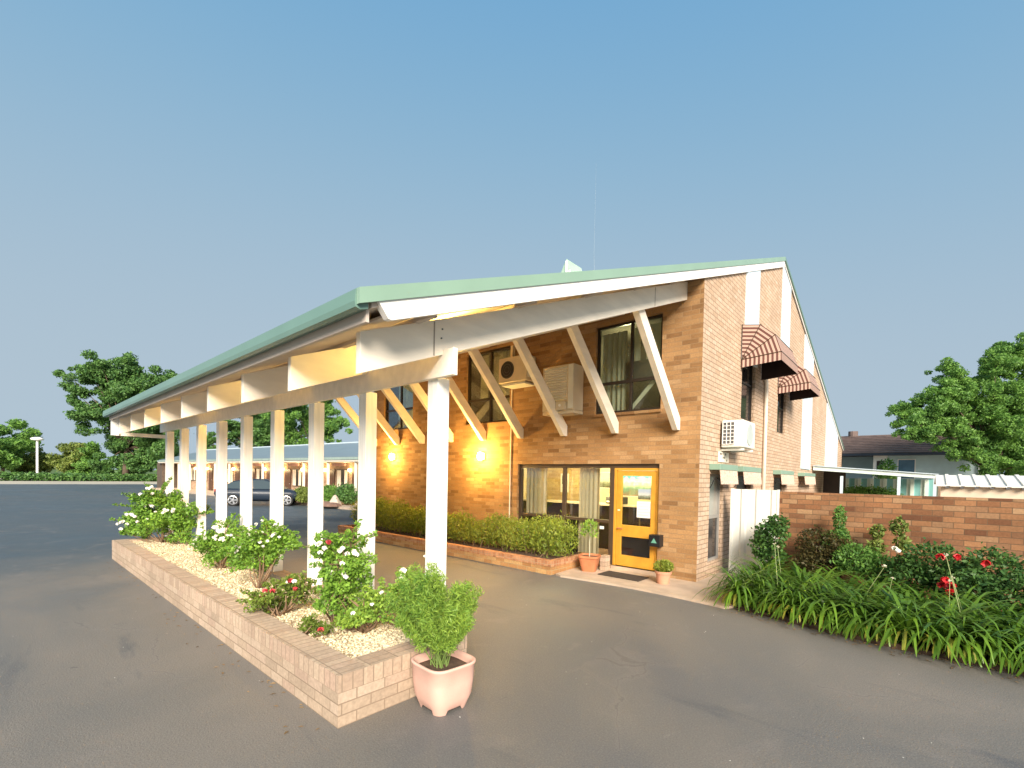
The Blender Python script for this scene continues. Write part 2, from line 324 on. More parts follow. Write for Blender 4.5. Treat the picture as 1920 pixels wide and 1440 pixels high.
def quads(name, c, n, u, v, m, parent):
    """numpy leaf mesh: centres c, half-vectors u (length) and v (width): rhombic leaves"""
    k = len(c); V = np.empty((k,4,3)); V[:,0] = c-u; V[:,1] = c+v-u*.1; V[:,2] = c+u; V[:,3] = c-v-u*.1
    pl = WL.get(parent.name, Vector((0,0,0))) if parent else Vector((0,0,0))
    V -= np.array(pl)
    me = bpy.data.meshes.new(name); me.vertices.add(4*k); me.vertices.foreach_set('co', V.ravel())
    me.loops.add(4*k); me.loops.foreach_set('vertex_index', np.arange(4*k)); me.polygons.add(k)
    me.polygons.foreach_set('loop_start', np.arange(0,4*k,4)); me.polygons.foreach_set('loop_total', np.full(k,4)); me.update(); me.validate()
    me.materials.append(m); o = bpy.data.objects.new(name, me); COL.objects.link(o)
    if parent: o.parent = parent
    WL[o.name] = pl; return o
def leafcloud(blobs, n, size, aspect=.45, shell=.55, up=.3):
    """blobs: (x,y,z,rx,ry,rz); returns centres and half vectors"""
    B = np.array(blobs, float); w = (B[:,3]*B[:,4]*B[:,5])**(2/3); w /= w.sum()
    idx = RNG.choice(len(B), n, p=w); d = RNG.normal(size=(n,3)); d /= np.linalg.norm(d,axis=1)[:,None]
    rr = (RNG.random(n)**(1/3))*(1-shell)+shell*RNG.random(n)**.25; rr *= 1+.18*RNG.normal(size=n)*(RNG.random(n)<.3)
    c = B[idx,:3]+d*rr[:,None]*B[idx,3:]
    u = RNG.normal(size=(n,3)); u[:,2] -= up; u /= np.linalg.norm(u,axis=1)[:,None]
    t = RNG.normal(size=(n,3))+d*.0; v = np.cross(u,t); v /= np.linalg.norm(v,axis=1)[:,None]
    s = size*(.6+.8*RNG.random(n))[:,None]
    return c, u*s/2, v*s*aspect/2

# ------------------------------------------------------------------ the ground
def struct(mb, name, m, kind='structure', **k): return tag(mb.build(name, m, **k), kind=kind)
struct(MB().add([(-2500,-2500,-.05),(2500,-2500,-.05),(2500,2500,-.05),(-2500,2500,-.05)], [(0,1,2,3)]), 'ground', M_grass)
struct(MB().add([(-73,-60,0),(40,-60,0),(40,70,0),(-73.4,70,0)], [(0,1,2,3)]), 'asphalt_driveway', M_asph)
struct(MB().add([(-116,-90,-.02),(-73,-90,-.02),(-73.4,120,-.02),(-124,120,-.02)], [(0,1,2,3)]), 'gravel_road', M_gravelroad)
# concrete entry slab with a curved lip on the drive side
pts = [(-5.25,8.37),(-5.16,7.12)]+[(-5.0+i*.29, 7.05+.12*math.sin(i/10*math.pi)) for i in range(11)]+[(-2.02,7.18),(-2.1,9.62),(-2.98,9.62),(-2.98,8.37)]
struct(MB().prism(pts, 'Z', 0, .035), 'concrete_path', M_conc)
struct(MB().prism([(-2.10,9.62),(-2.12,7.28),(-1.3,7.0),(-.35,6.78),(.8,6.74),(2.6,6.35),(4.5,6.1),(4.5,9.62)], 'Z', 0, .05), 'garden_soil', M_soil)
struct(MB().box(-2.98,6,9.9,30,-.01,.02), 'yard_ground', M_conc)

# ------------------------------------------------------------------ motel building
FY = 8.37; GX = -2.98; XL = -13.55
def rt(y): return 3.16+.3815*(y-1.78) if y < 14.13 else 7.87-.318*(y-14.13)   # roof top height at depth y
bld = thing('motel_building', (-8.3, 8.37, 0), 'two storey tan brick motel block with sloping green metal roof and white posts in front', 'building')
def wallgrid(us, vs, hole, P3, top=None):
    """faces of a wall split at us/vs, minus holes, clipped to v<=top(u)"""
    mb = MB()
    for i in range(len(us)-1):
        for j in range(len(vs)-1):
            a, b, c, d = us[i], us[i+1], vs[j], vs[j+1]; um, vm = (a+b)/2, (c+d)/2
            if any(h[0] < um < h[1] and h[2] < vm < h[3] for h in hole): continue
            poly = [(a,c),(b,c),(b,d),(a,d)]
            if top:
                out = []
                for k in range(4):
                    p, q = poly[k], poly[(k+1)%4]; tp, tq = top(p[0])-p[1], top(q[0])-q[1]
                    if tp >= 0: out.append(p)
                    if (tp >= 0) != (tq >= 0):
                        s = tp/(tp-tq); out.append((p[0]+(q[0]-p[0])*s, p[1]+(q[1]-p[1])*s))
                poly = out
                if len(poly) < 3: continue
            mb.add([P3(u, v) for u, v in poly], [tuple(range(len(poly)))])
    return mb
def reveal(mb, h, f):     # the four sides of an opening; f(u,v,depth)
    a, b, c, d = h
    for (p, q) in (((a,c),(a,d)),((a,d),(b,d)),((b,d),(b,c)),((b,c),(a,c))):
        mb.add([f(p[0],p[1],0), f(q[0],q[1],0), f(q[0],q[1],.13), f(p[0],p[1],.13)], [(0,1,2,3)])
WIN = [(-12.95,-11.42,3.24,4.95),(-9.10,-7.55,3.20,5.05),(-5.16,-3.73,3.18,4.98)]
ENT = (-7.24,-3.72,.10,2.15)
holes = WIN+[ENT]
us = sorted({XL,GX}|{h[0] for h in holes}|{h[1] for h in holes}); vs = sorted({0,5.55}|{h[2] for h in holes}|{h[3] for h in holes})
fw_ = wallgrid(us, vs, holes, lambda u, v: (u,FY,v))
for h in holes: reveal(fw_, h, lambda u, v, d: (u,FY+d,v))
fw_.build('front_wall', M_brick, bld)
GH = [(8.93,9.72,.30,1.98),(10.75,11.80,3.21,4.9),(14.05,15.05,3.20,4.6),(10.6,11.7,1.2,1.98),(13.9,15.3,1.2,1.98)]
us = sorted({FY,9.4,10.0,12.4,13.4,14.13,17,19,22,25,27.6}|{h[0] for h in GH}|{h[1] for h in GH}); vs = sorted({0,4.9,5.3,8}|{h[2] for h in GH}|{h[3] for h in GH})
gw = wallgrid(us, vs, GH, lambda u, v: (GX,u,v), lambda u: rt(u)-.2)
for h in GH: reveal(gw, h, lambda u, v, d: (GX-d,u,v))
gw.build('gable_wall', M_gbrick, bld)
MB().prism([(FY,0),(27.6,0),(27.6,rt(27.6)-.2),(14.13,7.6),(FY,5.5)], 'X', XL, XL+.2).build('end_wall', M_brick, bld)
MB().box(XL,GX,27.4,27.6,0,rt(27.6)-.2).build('rear_wall', M_brick, bld)
# step course at the corner foot
# roof: front slope, rear slope, ridge cap as one corrugated skin
def roofskin():
    mb = MB(); xs = []; x = -13.62; k = 0
    while x < -2.94:
        xs += [(x,0),(x+.15,0),(x+.17,.03),(x+.19,.03)]; x += .21
    xs.append((-2.93,0)); ys = [1.76,14.13,27.75]
    n = len(xs)
    for y in ys:
        for x, h in xs: mb.v.append((x,y,rt(y)+h-.03))
    for j in range(2):
        for i in range(n-1): mb.f.append((j*n+i,j*n+i+1,(j+1)*n+i+1,(j+1)*n+i))
    return mb
roof = roofskin().build('roof', M_green, bld)
MB().prism([(1.80,rt(1.8)-.10),(14.13,7.77),(27.7,rt(27.7)-.10),(27.7,rt(27.7)-.14),(14.13,7.73),(1.80,rt(1.8)-.14)], 'X', -13.6, -2.96).build('underlay', M_soffit, roof)
def strip(y0, y1, a, b, x0, x1): return [(y0,rt(y0)-a),(y1,rt(y1)-a),(y1,rt(y1)-b),(y0,rt(y0)-b)]
mb = MB().prism(strip(1.68,14.13,-.005,.105,0,0), 'X', -2.95, -2.915)
mb.prism([(1.76,rt(1.76)+.005),(14.13,7.875),(14.13,7.86),(1.76,rt(1.76)-.01)], 'X', -3.12, -2.95)
mb.build('barge_capping', M_green, roof)
MB().prism([(14.13,7.875),(27.75,rt(27.75)+.005),(27.75,rt(27.75)-.05),(14.13,7.80)], 'X', -2.95, -2.915).build('rear_barge_capping', M_greend, roof)
MB().prism([(1.84,rt(1.84)-.105),(14.10,rt(14.1)-.105),(14.10,rt(14.1)-.26),(1.95,rt(1.95)-.25),(1.92,rt(1.92)-.235)], 'X', -2.99, -2.93).build('barge_board', M_white, roof)
MB().prism(strip(14.13,27.7,.055,.13,0,0), 'X', -2.99, -2.95).build('rear_barge_board', M_white, roof)
MB().prism(strip(1.84,14.1,.0,.25,0,0), 'X', -13.62, -13.57).build('barge_board', M_white, roof)
g = MB().prism([(1.675,3.125),(1.69,3.135),(1.70,3.10),(1.77,3.12),(1.77,3.01),(1.71,2.99),(1.672,3.0),(1.665,3.04)], 'X', -13.64, -2.952)
g.build('gutter', M_greend, roof, smooth=False)
MB().box(-13.6,-2.99,1.775,1.80,2.93,3.12).build('fascia_board', M_soffit, roof)
# fixing plates on the barge
# canopy: beams, ceiling, bearer, posts, braces
BX = [-3.31-1.245*k for k in range(9)]
def bb(y): return 5.11-.384*(8.37-y)       # underside of the beams
for k, x in enumerate(BX):
    y0 = 1.90
    b_ = MB().prism([(y0,bb(y0)),(8.37,bb(8.37)),(8.37,bb(8.37)+.325),(y0,bb(y0)+.325)], 'X', x-.03, x+.03)
    bm_ = b_.build('canopy_beam', M_cream, bld, bevel=.004)
    if k == 0:
        j = MB(); yj = 2.62; j.box(x+.03,x+.034,yj-.006,yj+.006,bb(yj)+.01,bb(yj)+.31)
        j.build('beam_joint', mat('joint_shadow', (.35,.30,.25), .8), bm_)
        for yy, dz in ((2.66,.25),(2.65,.17)): MB().tube([(x+.03,yy+.05,bb(yy)+dz),(x+.038,yy+.05,bb(yy)+dz)], .008, 8).build('bolt', M_grille, bm_)
        j = MB(); yj = 7.05; j.box(x+.03,x+.034,yj-.005,yj+.005,bb(yj)+.01,bb(yj)+.31); j.build('beam_joint', MATS['joint_shadow'], bm_)
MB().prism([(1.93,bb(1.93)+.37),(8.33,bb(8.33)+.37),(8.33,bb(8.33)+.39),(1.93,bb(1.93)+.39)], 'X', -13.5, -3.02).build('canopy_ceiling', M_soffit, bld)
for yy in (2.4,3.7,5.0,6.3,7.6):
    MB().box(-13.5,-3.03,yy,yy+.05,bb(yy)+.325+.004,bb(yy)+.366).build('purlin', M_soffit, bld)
MB().box(-13.75,-3.13,2.72,2.77,2.745,2.985).build('bearer', M_cream, bld, bevel=.004)
PX = [-3.47-1.238*k for k in range(9)]
for x in PX:
    MB().box(x-.075,x+.075,2.765,2.905,0,2.765 if x > -90 else 0).build('post', M_post, bld, bevel=.005)
for k, x in enumerate(BX):
    # raking strut from the brickwork up to the beam, cut plumb at its foot
    x0, x1 = x-.13, x-.03
    x0, x1 = x-.115, x-.012
    d = .15
    MB().prism([(8.36,2.76),(8.36,2.98),(6.78,bb(6.78)+.06),(6.60,bb(6.60)+.03),(8.25,2.76)], 'X', x0-.02, x1-.02).build('strut', M_cream, bld, bevel=.003)
# white end return at the far end of the canopy
MB().box(-13.62,-13.50,1.80,1.93,2.60,3.14).build('end_return', M_white, bld)
MB().box(-13.62,-13.54,1.93,2.80,2.60,2.68).build('tie_rail', M_cream, bld)

# windows
def window(x0, x1, z0, z1, parent, m=M_brown, ms=M_curtain2, folds=True, mull=(), trans=(), y=FY+.09):
    fr = MB(); w = .05
    fr.box(x0,x1,y-.03,y+.03,z0,z0+w).box(x0,x1,y-.03,y+.03,z1-w,z1).box(x0,x0+w,y-.03,y+.03,z0+w,z1-w).box(x1-w,x1,y-.03,y+.03,z0+w,z1-w)
    for u in mull: fr.box(u-.025,u+.025,y-.028,y+.028,z0+w,z1-w)
    for v, a, b in trans: fr.box(a,b,y-.026,y+.026,v-.03,v+.03)
    f = fr.build('window', m, parent)
    MB().box(x0+w,x1-w,y-.003,y+.003,z0+w,z1-w).build('pane', M_glass, f)
    return f
def curtain(x0, x1, z0, z1, y, m, parent, name='curtain', amp=.03, pitch=.11):
    mb = MB(); n = max(8, int((x1-x0)/.012)); ph = RNG.random()*6
    for k in range(n+1):
        x = x0+(x1-x0)*k/n; yy = y+amp*(.55+.45*math.sin(x*5+ph))*math.sin(x/pitch*2*math.pi+ph+1.6*math.sin(x*7+ph))
        mb.v += [(x,yy,z0),(x,yy,z1)]
    for k in range(n): mb.f.append((2*k,2*k+2,2*k+3,2*k+1))
    return mb.build(name, m, parent, smooth=True)
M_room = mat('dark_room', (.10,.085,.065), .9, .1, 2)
for i, (x0,x1,z0,z1) in enumerate(WIN):
    mid = (x0+x1)/2
    f = window(x0,x1,z0,z1,bld, mull=(mid+.06,), trans=((z0+.62,x0+.05,x1-.05),), m=M_darkframe)
    MB().box(x0-.02,x1+.02,FY-.03,FY+.13,z0-.055,z0-.002).build('sill', M_brick, bld)
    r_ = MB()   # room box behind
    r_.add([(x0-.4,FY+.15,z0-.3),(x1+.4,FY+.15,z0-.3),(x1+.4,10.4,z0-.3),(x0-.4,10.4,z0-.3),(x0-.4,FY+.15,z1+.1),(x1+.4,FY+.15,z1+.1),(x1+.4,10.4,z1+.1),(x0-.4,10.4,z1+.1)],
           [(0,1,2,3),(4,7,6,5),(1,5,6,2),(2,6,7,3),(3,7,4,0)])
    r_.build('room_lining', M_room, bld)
    if i == 0:
        curtain(x0+.5,x1-.06,z0+.06,z1-.06,FY+.2,mat('pale_blue_blind',(.45,.62,.72),.8),f)  # pale blue sheet; the sky reflected in the panes is put into its colour
    elif i == 1:
        curtain(x0+.35,x0+.62,z0+.66,z1-.06,FY+.2,M_curtain2,f); curtain(x0+.80,x1-.06,z0+.06,z1-.06,FY+.2,M_curtain2,f)
    else:
        curtain(x0+.06,x0+.62,z0+.06,z1-.12,FY+.2,M_curtain2,f); curtain(x0+.76,x0+.9,z0+.66,z1-.1,FY+.2,M_curtain2,f); curtain(x1-.42,x1-.06,z0+.9,z1-.1,FY+.22,M_curtain2,f)
        MB().box(x0+.60,x1-.06,FY+.16,FY+.19,z0+.66,z0+1.02).build('lower_blind', mat('olive_blind', (.10,.085,.05), .8), f)
        st = MB(); st.prism([(x0+.66,z0+.05),(x0+.76,z0+.05),(x1-.16,z0+.58),(x1-.26,z0+.60)], 'Y', FY+.17, FY+.175); st.build('window_stay', M_curtain2, f)
    lt_ = None
# gable windows
for h in GH[1:3]:
    a,b,c,d = h; fr = MB(); fr.box(GX-.12,GX-.06,a,b,c,c+.05).box(GX-.12,GX-.06,a,b,d-.05,d).box(GX-.12,GX-.06,a,a+.05,c+.05,d-.05).box(GX-.12,GX-.06,b-.05,b,c+.05,d-.05).box(GX-.115,GX-.065,a+.05,b-.05,(c+d)/2-.02,(c+d)/2+.02)
    f = fr.build('window', M_darkframe, bld); MB().box(GX-.1,GX-.09,a+.05,b-.05,c+.05,d-.05).build('pane', mat('smoked_glass',(.03,.03,.03),.1), f)
for h in GH[3:]:
    a,b,c,d = h; MB().box(GX-.12,GX-.1,a,b,c,d).build('window', M_darkframe, bld)
a,b,c,d = GH[0]
fr = MB().box(GX-.12,GX-.06,a,a+.05,c,d).box(GX-.12,GX-.06,b-.05,b,c,d).box(GX-.12,GX-.06,a+.05,b-.05,c,c+.05).box(GX-.12,GX-.06,a+.05,b-.05,d-.05,d).box(GX-.115,GX-.062,a+.05,b-.05,1.12,1.18)
f = fr.build('side_window', mat('grey_frame',(.25,.24,.22),.5), bld)
MB().box(GX-.1,GX-.09,a+.05,b-.05,1.18,d-.05).build('pane', mat('pale_blind_glass',(.30,.29,.26),.15), f)
MB().box(GX-.1,GX-.09,a+.05,b-.05,c+.05,1.12).build('lower_pane', MATS['smoked_glass'], f)
# brick corner pier foot, white vertical panels, downpipe
for (y0,y1,z0) in ((10.84,11.84,4.5),(14.15,15.1,4.4),(17.4,18.95,2.3),(22.3,25.6,2.3)):
    MB().prism([(y0,z0),(y1,z0),(y1,rt(y1)-.22),((14.13 if y0<14.13<y1 else (y0+y1)/2),rt((y0+y1)/2)-.22),(y0,rt(y0)-.22)], 'X', GX-.01, GX+.035).build('wall_panel', M_whitepanel, bld)
mb = MB().tube([(GX+.05,12.62,1.0),(GX+.05,12.62,4.25),(GX+.05,12.45,4.42)], .045, 8); mb.build('downpipe', M_cream, bld, smooth=True)
mb = MB().tube([(-7.47,FY-.02,.5),(-7.47,FY-.02,3.98)], .014, 6); mb.build('conduit', M_cream, bld)
# roof vent with corrugated ends
v_ = MB(); vx, vy = -5.66, 8.0; zb = rt(8)-.2
v_.prism([(vx-.60,zb),(vx+.40,zb),(vx+.0,6.39)], 'Y', vy-.05, vy+.5)
vo = v_.build('roof_vent', mat('pale_green_sheet',(.36,.50,.40),.5), roof)
v2 = MB()
for k in range(5):
    x = vx+.01+k*.08; h = 6.39-abs(x-vx)/.40*(6.39-zb)-.02; v2.box(x-.018,x+.018,vy-.075,vy-.05,zb,max(zb+.02,h))
v2.build('vent_rib', M_white, vo)

# entry joinery: window wall and door
Y0 = FY+.10
fr = MB(); x0,x1,z0,z1 = ENT
fr.box(x0,x1,Y0-.05,Y0+.04,z1-.08,z1).box(x0,x0+.07,Y0-.05,Y0+.04,z0,z1-.08).box(-4.79,-4.69,Y0-.055,Y0+.045,z0,z1-.08)
fr.box(-5.98,-5.90,Y0-.04,Y0+.035,z0,z1-.08).box(x0+.07,-5.98,Y0-.045,Y0+.035,.94,1.0).box(-5.90,-4.79,Y0-.045,Y0+.035,.94,1.0).box(x0+.07,-5.98,Y0-.045,Y0+.035,z0,z0+.12).box(-5.90,-4.79,Y0-.045,Y0+.035,z0,z0+.12)
ew = fr.build('entry_window', M_brown, bld, bevel=.004)
MB().box(x0+.07,-5.98,Y0-.003,Y0+.003,z0+.12,.94).box(x0+.07,-5.98,Y0-.003,Y0+.003,1.0,z1-.08).box(-5.9,-4.79,Y0-.003,Y0+.003,z0+.12,.94).box(-5.9,-4.79,Y0-.003,Y0+.003,1.0,z1-.08).build('pane', M_glass, ew)
curtain(-7.13,-6.50,1.0,2.07,Y0+.10,M_curtain,ew); curtain(-5.62,-5.10,.24,2.07,Y0+.10,M_curtain,ew)
MB().box(-5.03,-4.93,Y0-.008,Y0-.004,.80,.86).build('sticker', M_paper, ew)
MB().box(x0+.09,-5.64,Y0+.08,Y0+.12,z0,.93).build('lower_lining', mat('dark_plum',(.018,.01,.012),.5), ew)
dfr = MB().box(-4.69,-4.64,Y0-.05,Y0+.04,z0,z1-.08).box(-3.79,-3.72,Y0-.05,Y0+.04,z0,z1-.08).box(-4.64,-3.79,Y0-.05,Y0+.04,z1-.13,z1-.08)
MB().box(-4.69,-3.72,FY-.02,Y0+.05,.035,z0).build('door_step', M_conc, bld)
df = dfr.build('door_frame', M_doorwood, bld, bevel=.004)
d_ = MB(); dx0,dx1,dz0,dz1 = -4.635,-3.795,.105,2.015
d_.box(dx0,dx0+.11,Y0-.03,Y0+.02,dz0,dz1).box(dx1-.11,dx1,Y0-.03,Y0+.02,dz0,dz1).box(dx0+.11,dx1-.11,Y0-.03,Y0+.02,dz1-.10,dz1).box(dx0+.11,dx1-.11,Y0-.03,Y0+.02,.70,.93).box(dx0+.11,dx1-.11,Y0-.03,Y0+.02,dz0,dz0+.22)
do = d_.build('door', M_doorwood, bld, bevel=.005)
MB().box(dx0+.11,dx1-.11,Y0-.008,Y0-.003,.93,dz1-.10).box(dx0+.11,dx1-.11,Y0-.008,Y0-.003,dz0+.22,.70).build('pane', M_glass, do)
MB().box(dx0+.11,dx1-.11,Y0+.03,Y0+.04,dz0+.1,.70).build('kick_lining', MATS['dark_plum'], do)
MB().tube([(dx0+.055,Y0-.03,.86),(dx0+.055,Y0-.085,.86),(dx0+.17,Y0-.085,.86)], .012, 8).build('door_handle', mat('copper_handle',(.6,.25,.15),.3,metal=.6), do)
MB().box(dx0+.03,dx0+.08,Y0-.04,Y0-.03,1.21,1.235).build('lock_plate', M_cream, do)
pn = MB()
for k in range(5): pn.box(-4.17,-3.95+.02*(k%2),Y0-.016,Y0-.012,1.14+k*.055,1.17+k*.055)
MB().box(-4.20,-3.91,Y0-.012,Y0-.009,1.10,1.42).build('notice', M_paper, do)
pn.build('notice_lines', mat('notice_tint',(.55,.60,.58),.7), do)
MB().box(-4.18,-3.92,Y0-.012,Y0-.009,1.46,1.66).build('notice_picture', M_pic1, do)
# reception room
RX0,RX1,RY1 = -9.0,-3.15,11.5
M_recbrick = brickmat('reception_brick', [(.45,.32,.14),(.55,.42,.2),(.62,.48,.26)], (.45,.35,.2))
rm = MB().add([(RX0,FY+.12,.1),(RX1,FY+.12,.1),(RX1,RY1,.1),(RX0,RY1,.1),(RX0,FY+.12,2.6),(RX1,FY+.12,2.6),(RX1,RY1,2.6),(RX0,RY1,2.6)], [(4,7,6,5),(1,5,6,2),(2,6,7,3),(3,7,4,0)])
rr_ = rm.build('reception_wall', mat('cream_plaster',(.72,.62,.38),.8,.05), bld)
MB().box(RX0,-7.3,RY1-.03,RY1-.001,.1,2.6).build('brick_lining', M_recbrick, rr_)
MB().add([(RX0,FY+.12,.1),(RX1,FY+.12,.1),(RX1,RY1,.1),(RX0,RY1,.1)], [(0,1,2,3)]).build('reception_floor', mat('carpet',(.10,.06,.04),.9), bld)
ct = thing('reception_counter', (-6.4,10.4,.1), 'dark brown reception counter with pale top seen through the entry glass', 'counter')
MB().box(-8.6,-3.6,10.2,10.7,.1,1.18).build('counter_front', mat('dark_veneer',(.022,.012,.012),.3), ct)
MB().box(-8.65,-3.55,10.14,10.75,1.182,1.22).build('counter_top', mat('pale_laminate',(.62,.55,.42),.3), ct)
for k, x in enumerate((-7.9,-7.1,-6.1,-5.0,-4.3)): MB().box(x,x+.03,10.185,10.2,.15,1.15).build('panel_strip', mat('strip_wood%d'%k if k<0 else 'strip_wood',(.16,.12,.06),.4) if k==0 else MATS['strip_wood'], ct)
pr_ = thing('printer', (-5.6,10.42,1.22), 'dark grey printer standing on the reception counter', 'printer')
MB().box(-5.95,-5.5,10.25,10.6,1.225,1.40).build('printer_body', M_grille, pr_, bevel=.02); MB().box(-5.9,-5.55,10.22,10.26,1.27,1.30).build('paper_tray', M_paper, pr_)
tl = thing('telephone', (-6.35,10.3,1.22), 'small white telephone on the reception counter beside the printer', 'telephone')
MB().box(-6.45,-6.25,10.22,10.4,1.224,1.28).build('base', M_white, tl, bevel=.015); MB().box(-6.44,-6.39,10.2,10.42,1.285,1.33).build('handset', M_black, tl, bevel=.012)
for nm,(x0,x1,z0,z1),mm,lb in (('landscape_picture',(-6.15,-5.15,1.40,2.06),M_pic0,'turquoise landscape picture on the reception wall seen through the door'),('dull_picture',(-7.0,-6.38,1.60,2.02),M_pic1,'grey hill picture on the reception wall beside the turquoise one')):
    p_ = thing('wall_picture', ((x0+x1)/2,RY1-.02,z0), lb, 'picture', 'pictures on the reception wall')
    MB().box(x0,x1,RY1-.025,RY1-.015,z0,z1).build('print', mm, p_)
    MB().box(x0-.02,x0,RY1-.035,RY1-.01,z0-.02,z1+.02).box(x1,x1+.02,RY1-.035,RY1-.01,z0-.02,z1+.02).box(x0,x1,RY1-.035,RY1-.01,z0-.02,z0).box(x0,x1,RY1-.035,RY1-.01,z1,z1+.02).build('frame', M_paper, p_)
p_ = thing('wall_calendar', (-8.05,RY1-.04,1.4), 'white calendar sheet with dark photo on the yellow brick inside', 'calendar')
MB().box(-8.2,-7.9,RY1-.04,RY1-.034,1.42,1.98).build('sheet', M_paper, p_); MB().box(-8.14,-7.96,RY1-.045,RY1-.041,1.66,1.92).build('photo', M_grille, p_)
for x in (-7.6,-5.0):
    c_ = thing('ceiling_light', (x,9.6,2.55), 'glowing white batten light on the reception ceiling %s' % ('by the curtains' if x<-6 else 'above the door end'), 'ceiling light', 'reception ceiling lights')
    MB().box(x-.6,x+.6,9.52,9.68,2.53,2.56).build('batten', M_white, c_); MB().box(x-.58,x+.58,9.57,9.63,2.49,2.53).build('tube', M_ceil, c_)
def plight(name, loc, e, col, rad, parent=None):
    l = bpy.data.lights.new(name, 'POINT'); l.energy = e; l.color = col; l.shadow_soft_size = rad
    o = bpy.data.objects.new(name, l); COL.objects.link(o)
    if parent: o.parent = parent; o.location = Vector(loc)-WL[parent.name]
    else: o.location = loc
    return o
plight('reception_glow', (-6.2,9.6,2.35), 190, (1,.78,.42), .25)
# faint room lamp in the upper right-hand room
plight('upstairs_glow', (-4.9,9.2,4.6), 22, (1,.9,.45), .1)

# wall lamps
for (x,z,lb,e) in ((-12.33,2.40,'glowing wall lamp on the brick front left of the two',85),(-8.42,2.36,'glowing wall lamp on the brick front under the middle window, brighter of the two',130)):
    l_ = thing('wall_lamp', (x,FY,z), lb, 'wall lamp', 'wall lamps on the brick front')
    MB().box(x-.07,x+.07,FY-.03,FY-.002,z-.09,z+.09).build('back_plate', M_cream, l_, bevel=.005)
    MB().lathe([(.001,-.11),(.05,-.10),(.075,-.05),(.08,.02),(.06,.08),(.03,.10),(.001,.105)], (x,FY-.11,z), 16).build('globe', M_lampglow, l_, smooth=True)
    plight('lamp_light', (x,FY-.50,z), e, (1,.60,.17), .10, l_)
# bulkhead lamps on the beams
for k,lb in ((0,'small bulkhead lamp behind the nearest canopy beam'),(2,'small bulkhead lamp behind the third canopy beam'),(5,'small bulkhead lamp behind the sixth canopy beam')):
    x = BX[k]-.03; y = 3.05; z = bb(y)+.20
    l_ = thing('bulkhead_lamp', (x,y,z), lb, 'canopy lamp', 'lamps between the canopy beams')
    MB().lathe([(.001,0),(.07,0),(.07,.02),(.001,.02)], (0,0,0), 16).v
    m1 = MB().tube([(x-.001,y,z),(x-.025,y,z)], .075, 16); m1.build('rim', M_white, l_)
    MB().tube([(x-.025,y,z),(x-.05,y,z),(x-.065,y,z)], [.062,.055,.03], 16).build('diffuser', M_bay, l_, smooth=True)
    plight('lamp_light', (x-.16,y,z-.02), (24 if k == 0 else 13), (1,.66,.15), .05, l_)

# ------------------------------------------------------------------ awnings
M_str = stripemat('brown_stripe_canvas', (.13,.050,.038), (.50,.36,.29), 'UV', .085, .5)
def hood(y0, y1, zp, Rr, lb):
    """dutch hood: framed fan ends and faceted front over a pivot line at (GX, zp)"""
    t = thing('window_awning', (GX,y0,zp), lb, 'awning', 'striped hoods on the gable wall')
    angs = [90,62,33,4]; prof = [(GX+.01+Rr*math.cos(R(a)), zp+Rr*math.sin(R(a))) for a in angs]; prof[0] = (GX+.02,zp+Rr*.97)
    val = (prof[-1][0]+.005, prof[-1][1]-.17); pv = (GX+.02, zp)
    V = []; F = []; UV = []
    def face(ps, uvs):
        k = len(V); V.extend(ps); F.append(tuple(range(k,k+len(ps)))); UV.extend(uvs)
    for i in range(3):
        a, b = prof[i], prof[i+1]
        face([(a[0],y0,a[1]),(b[0],y0,b[1]),(b[0],y1,b[1]),(a[0],y1,a[1])], [(0,0),(0,0),(y1-y0,0),(y1-y0,0)])
        for yy in (y0,y1): face([(pv[0],yy,pv[1]),(a[0],yy,a[1]),(b[0],yy,b[1])], [(0,0),(Rr,0),(Rr,0)])
    a = prof[-1]
    face([(a[0],y0,a[1]),(val[0],y0,val[1]),(val[0],y1,val[1]),(a[0],y1,a[1])], [(0,0),(0,0),(y1-y0,0),(y1-y0,0)])
    for yy in (y0,y1): face([(pv[0],yy,pv[1]),(a[0],yy,a[1]),(val[0],yy,val[1]),(pv[0],yy,pv[1]-.17)], [(0,0),(Rr,0),(Rr,0),(0,0)])
    mb = MB(); mb.v = V; mb.f = F; o = mb.build('canvas', M_str, t)
    uvl = o.data.uv_layers.new(name='UVMap')
    for i, l in enumerate(o.data.loops): uvl.data[i].uv = UV[l.vertex_index]
    ln = MB(); inn = [(pv[0]+(p[0]-pv[0])*.965, pv[1]+(p[1]-pv[1])*.965) for p in prof]; inn.append((val[0]-.02,val[1]+.01)); inn.append((pv[0],pv[1]-.165))
    for yy in (y0+.012,y1-.012): ln.add([(q[0],yy,q[1]) for q in inn], [tuple(range(len(inn)))])
    for q, w in zip(inn[:-2], inn[1:-1]): ln.add([(q[0],y0+.012,q[1]),(w[0],y0+.012,w[1]),(w[0],y1-.012,w[1]),(q[0],y1-.012,q[1])], [(0,1,2,3)])
    ln.build('lining', MATS['hood_lining'] if 'hood_lining' in MATS else mat('hood_lining', (.035,.02,.018), .9), t)  # inner sheet added, with the hood's inside shade put into its dark colour
    rb = MB()
    for p in prof:
        rb.tube([(pv[0],y0-.006,pv[1]),(p[0],y0-.006,p[1]),(p[0]+.004,y1+.006,p[1]),(pv[0],y1+.006,pv[1])], .009, 5)
    rb.build('rib', M_brown, t)
    return t
hood(10.62,12.25,4.44,.76,'brown striped dutch hood over the upper gable window, nearer the corner and larger')
hood(13.98,15.40,4.38,.74,'brown striped dutch hood over the second upper gable window, farther and partly hidden')
M_speck = mat('speckled_canvas', (.62,.46,.36), .8, .35, 28)
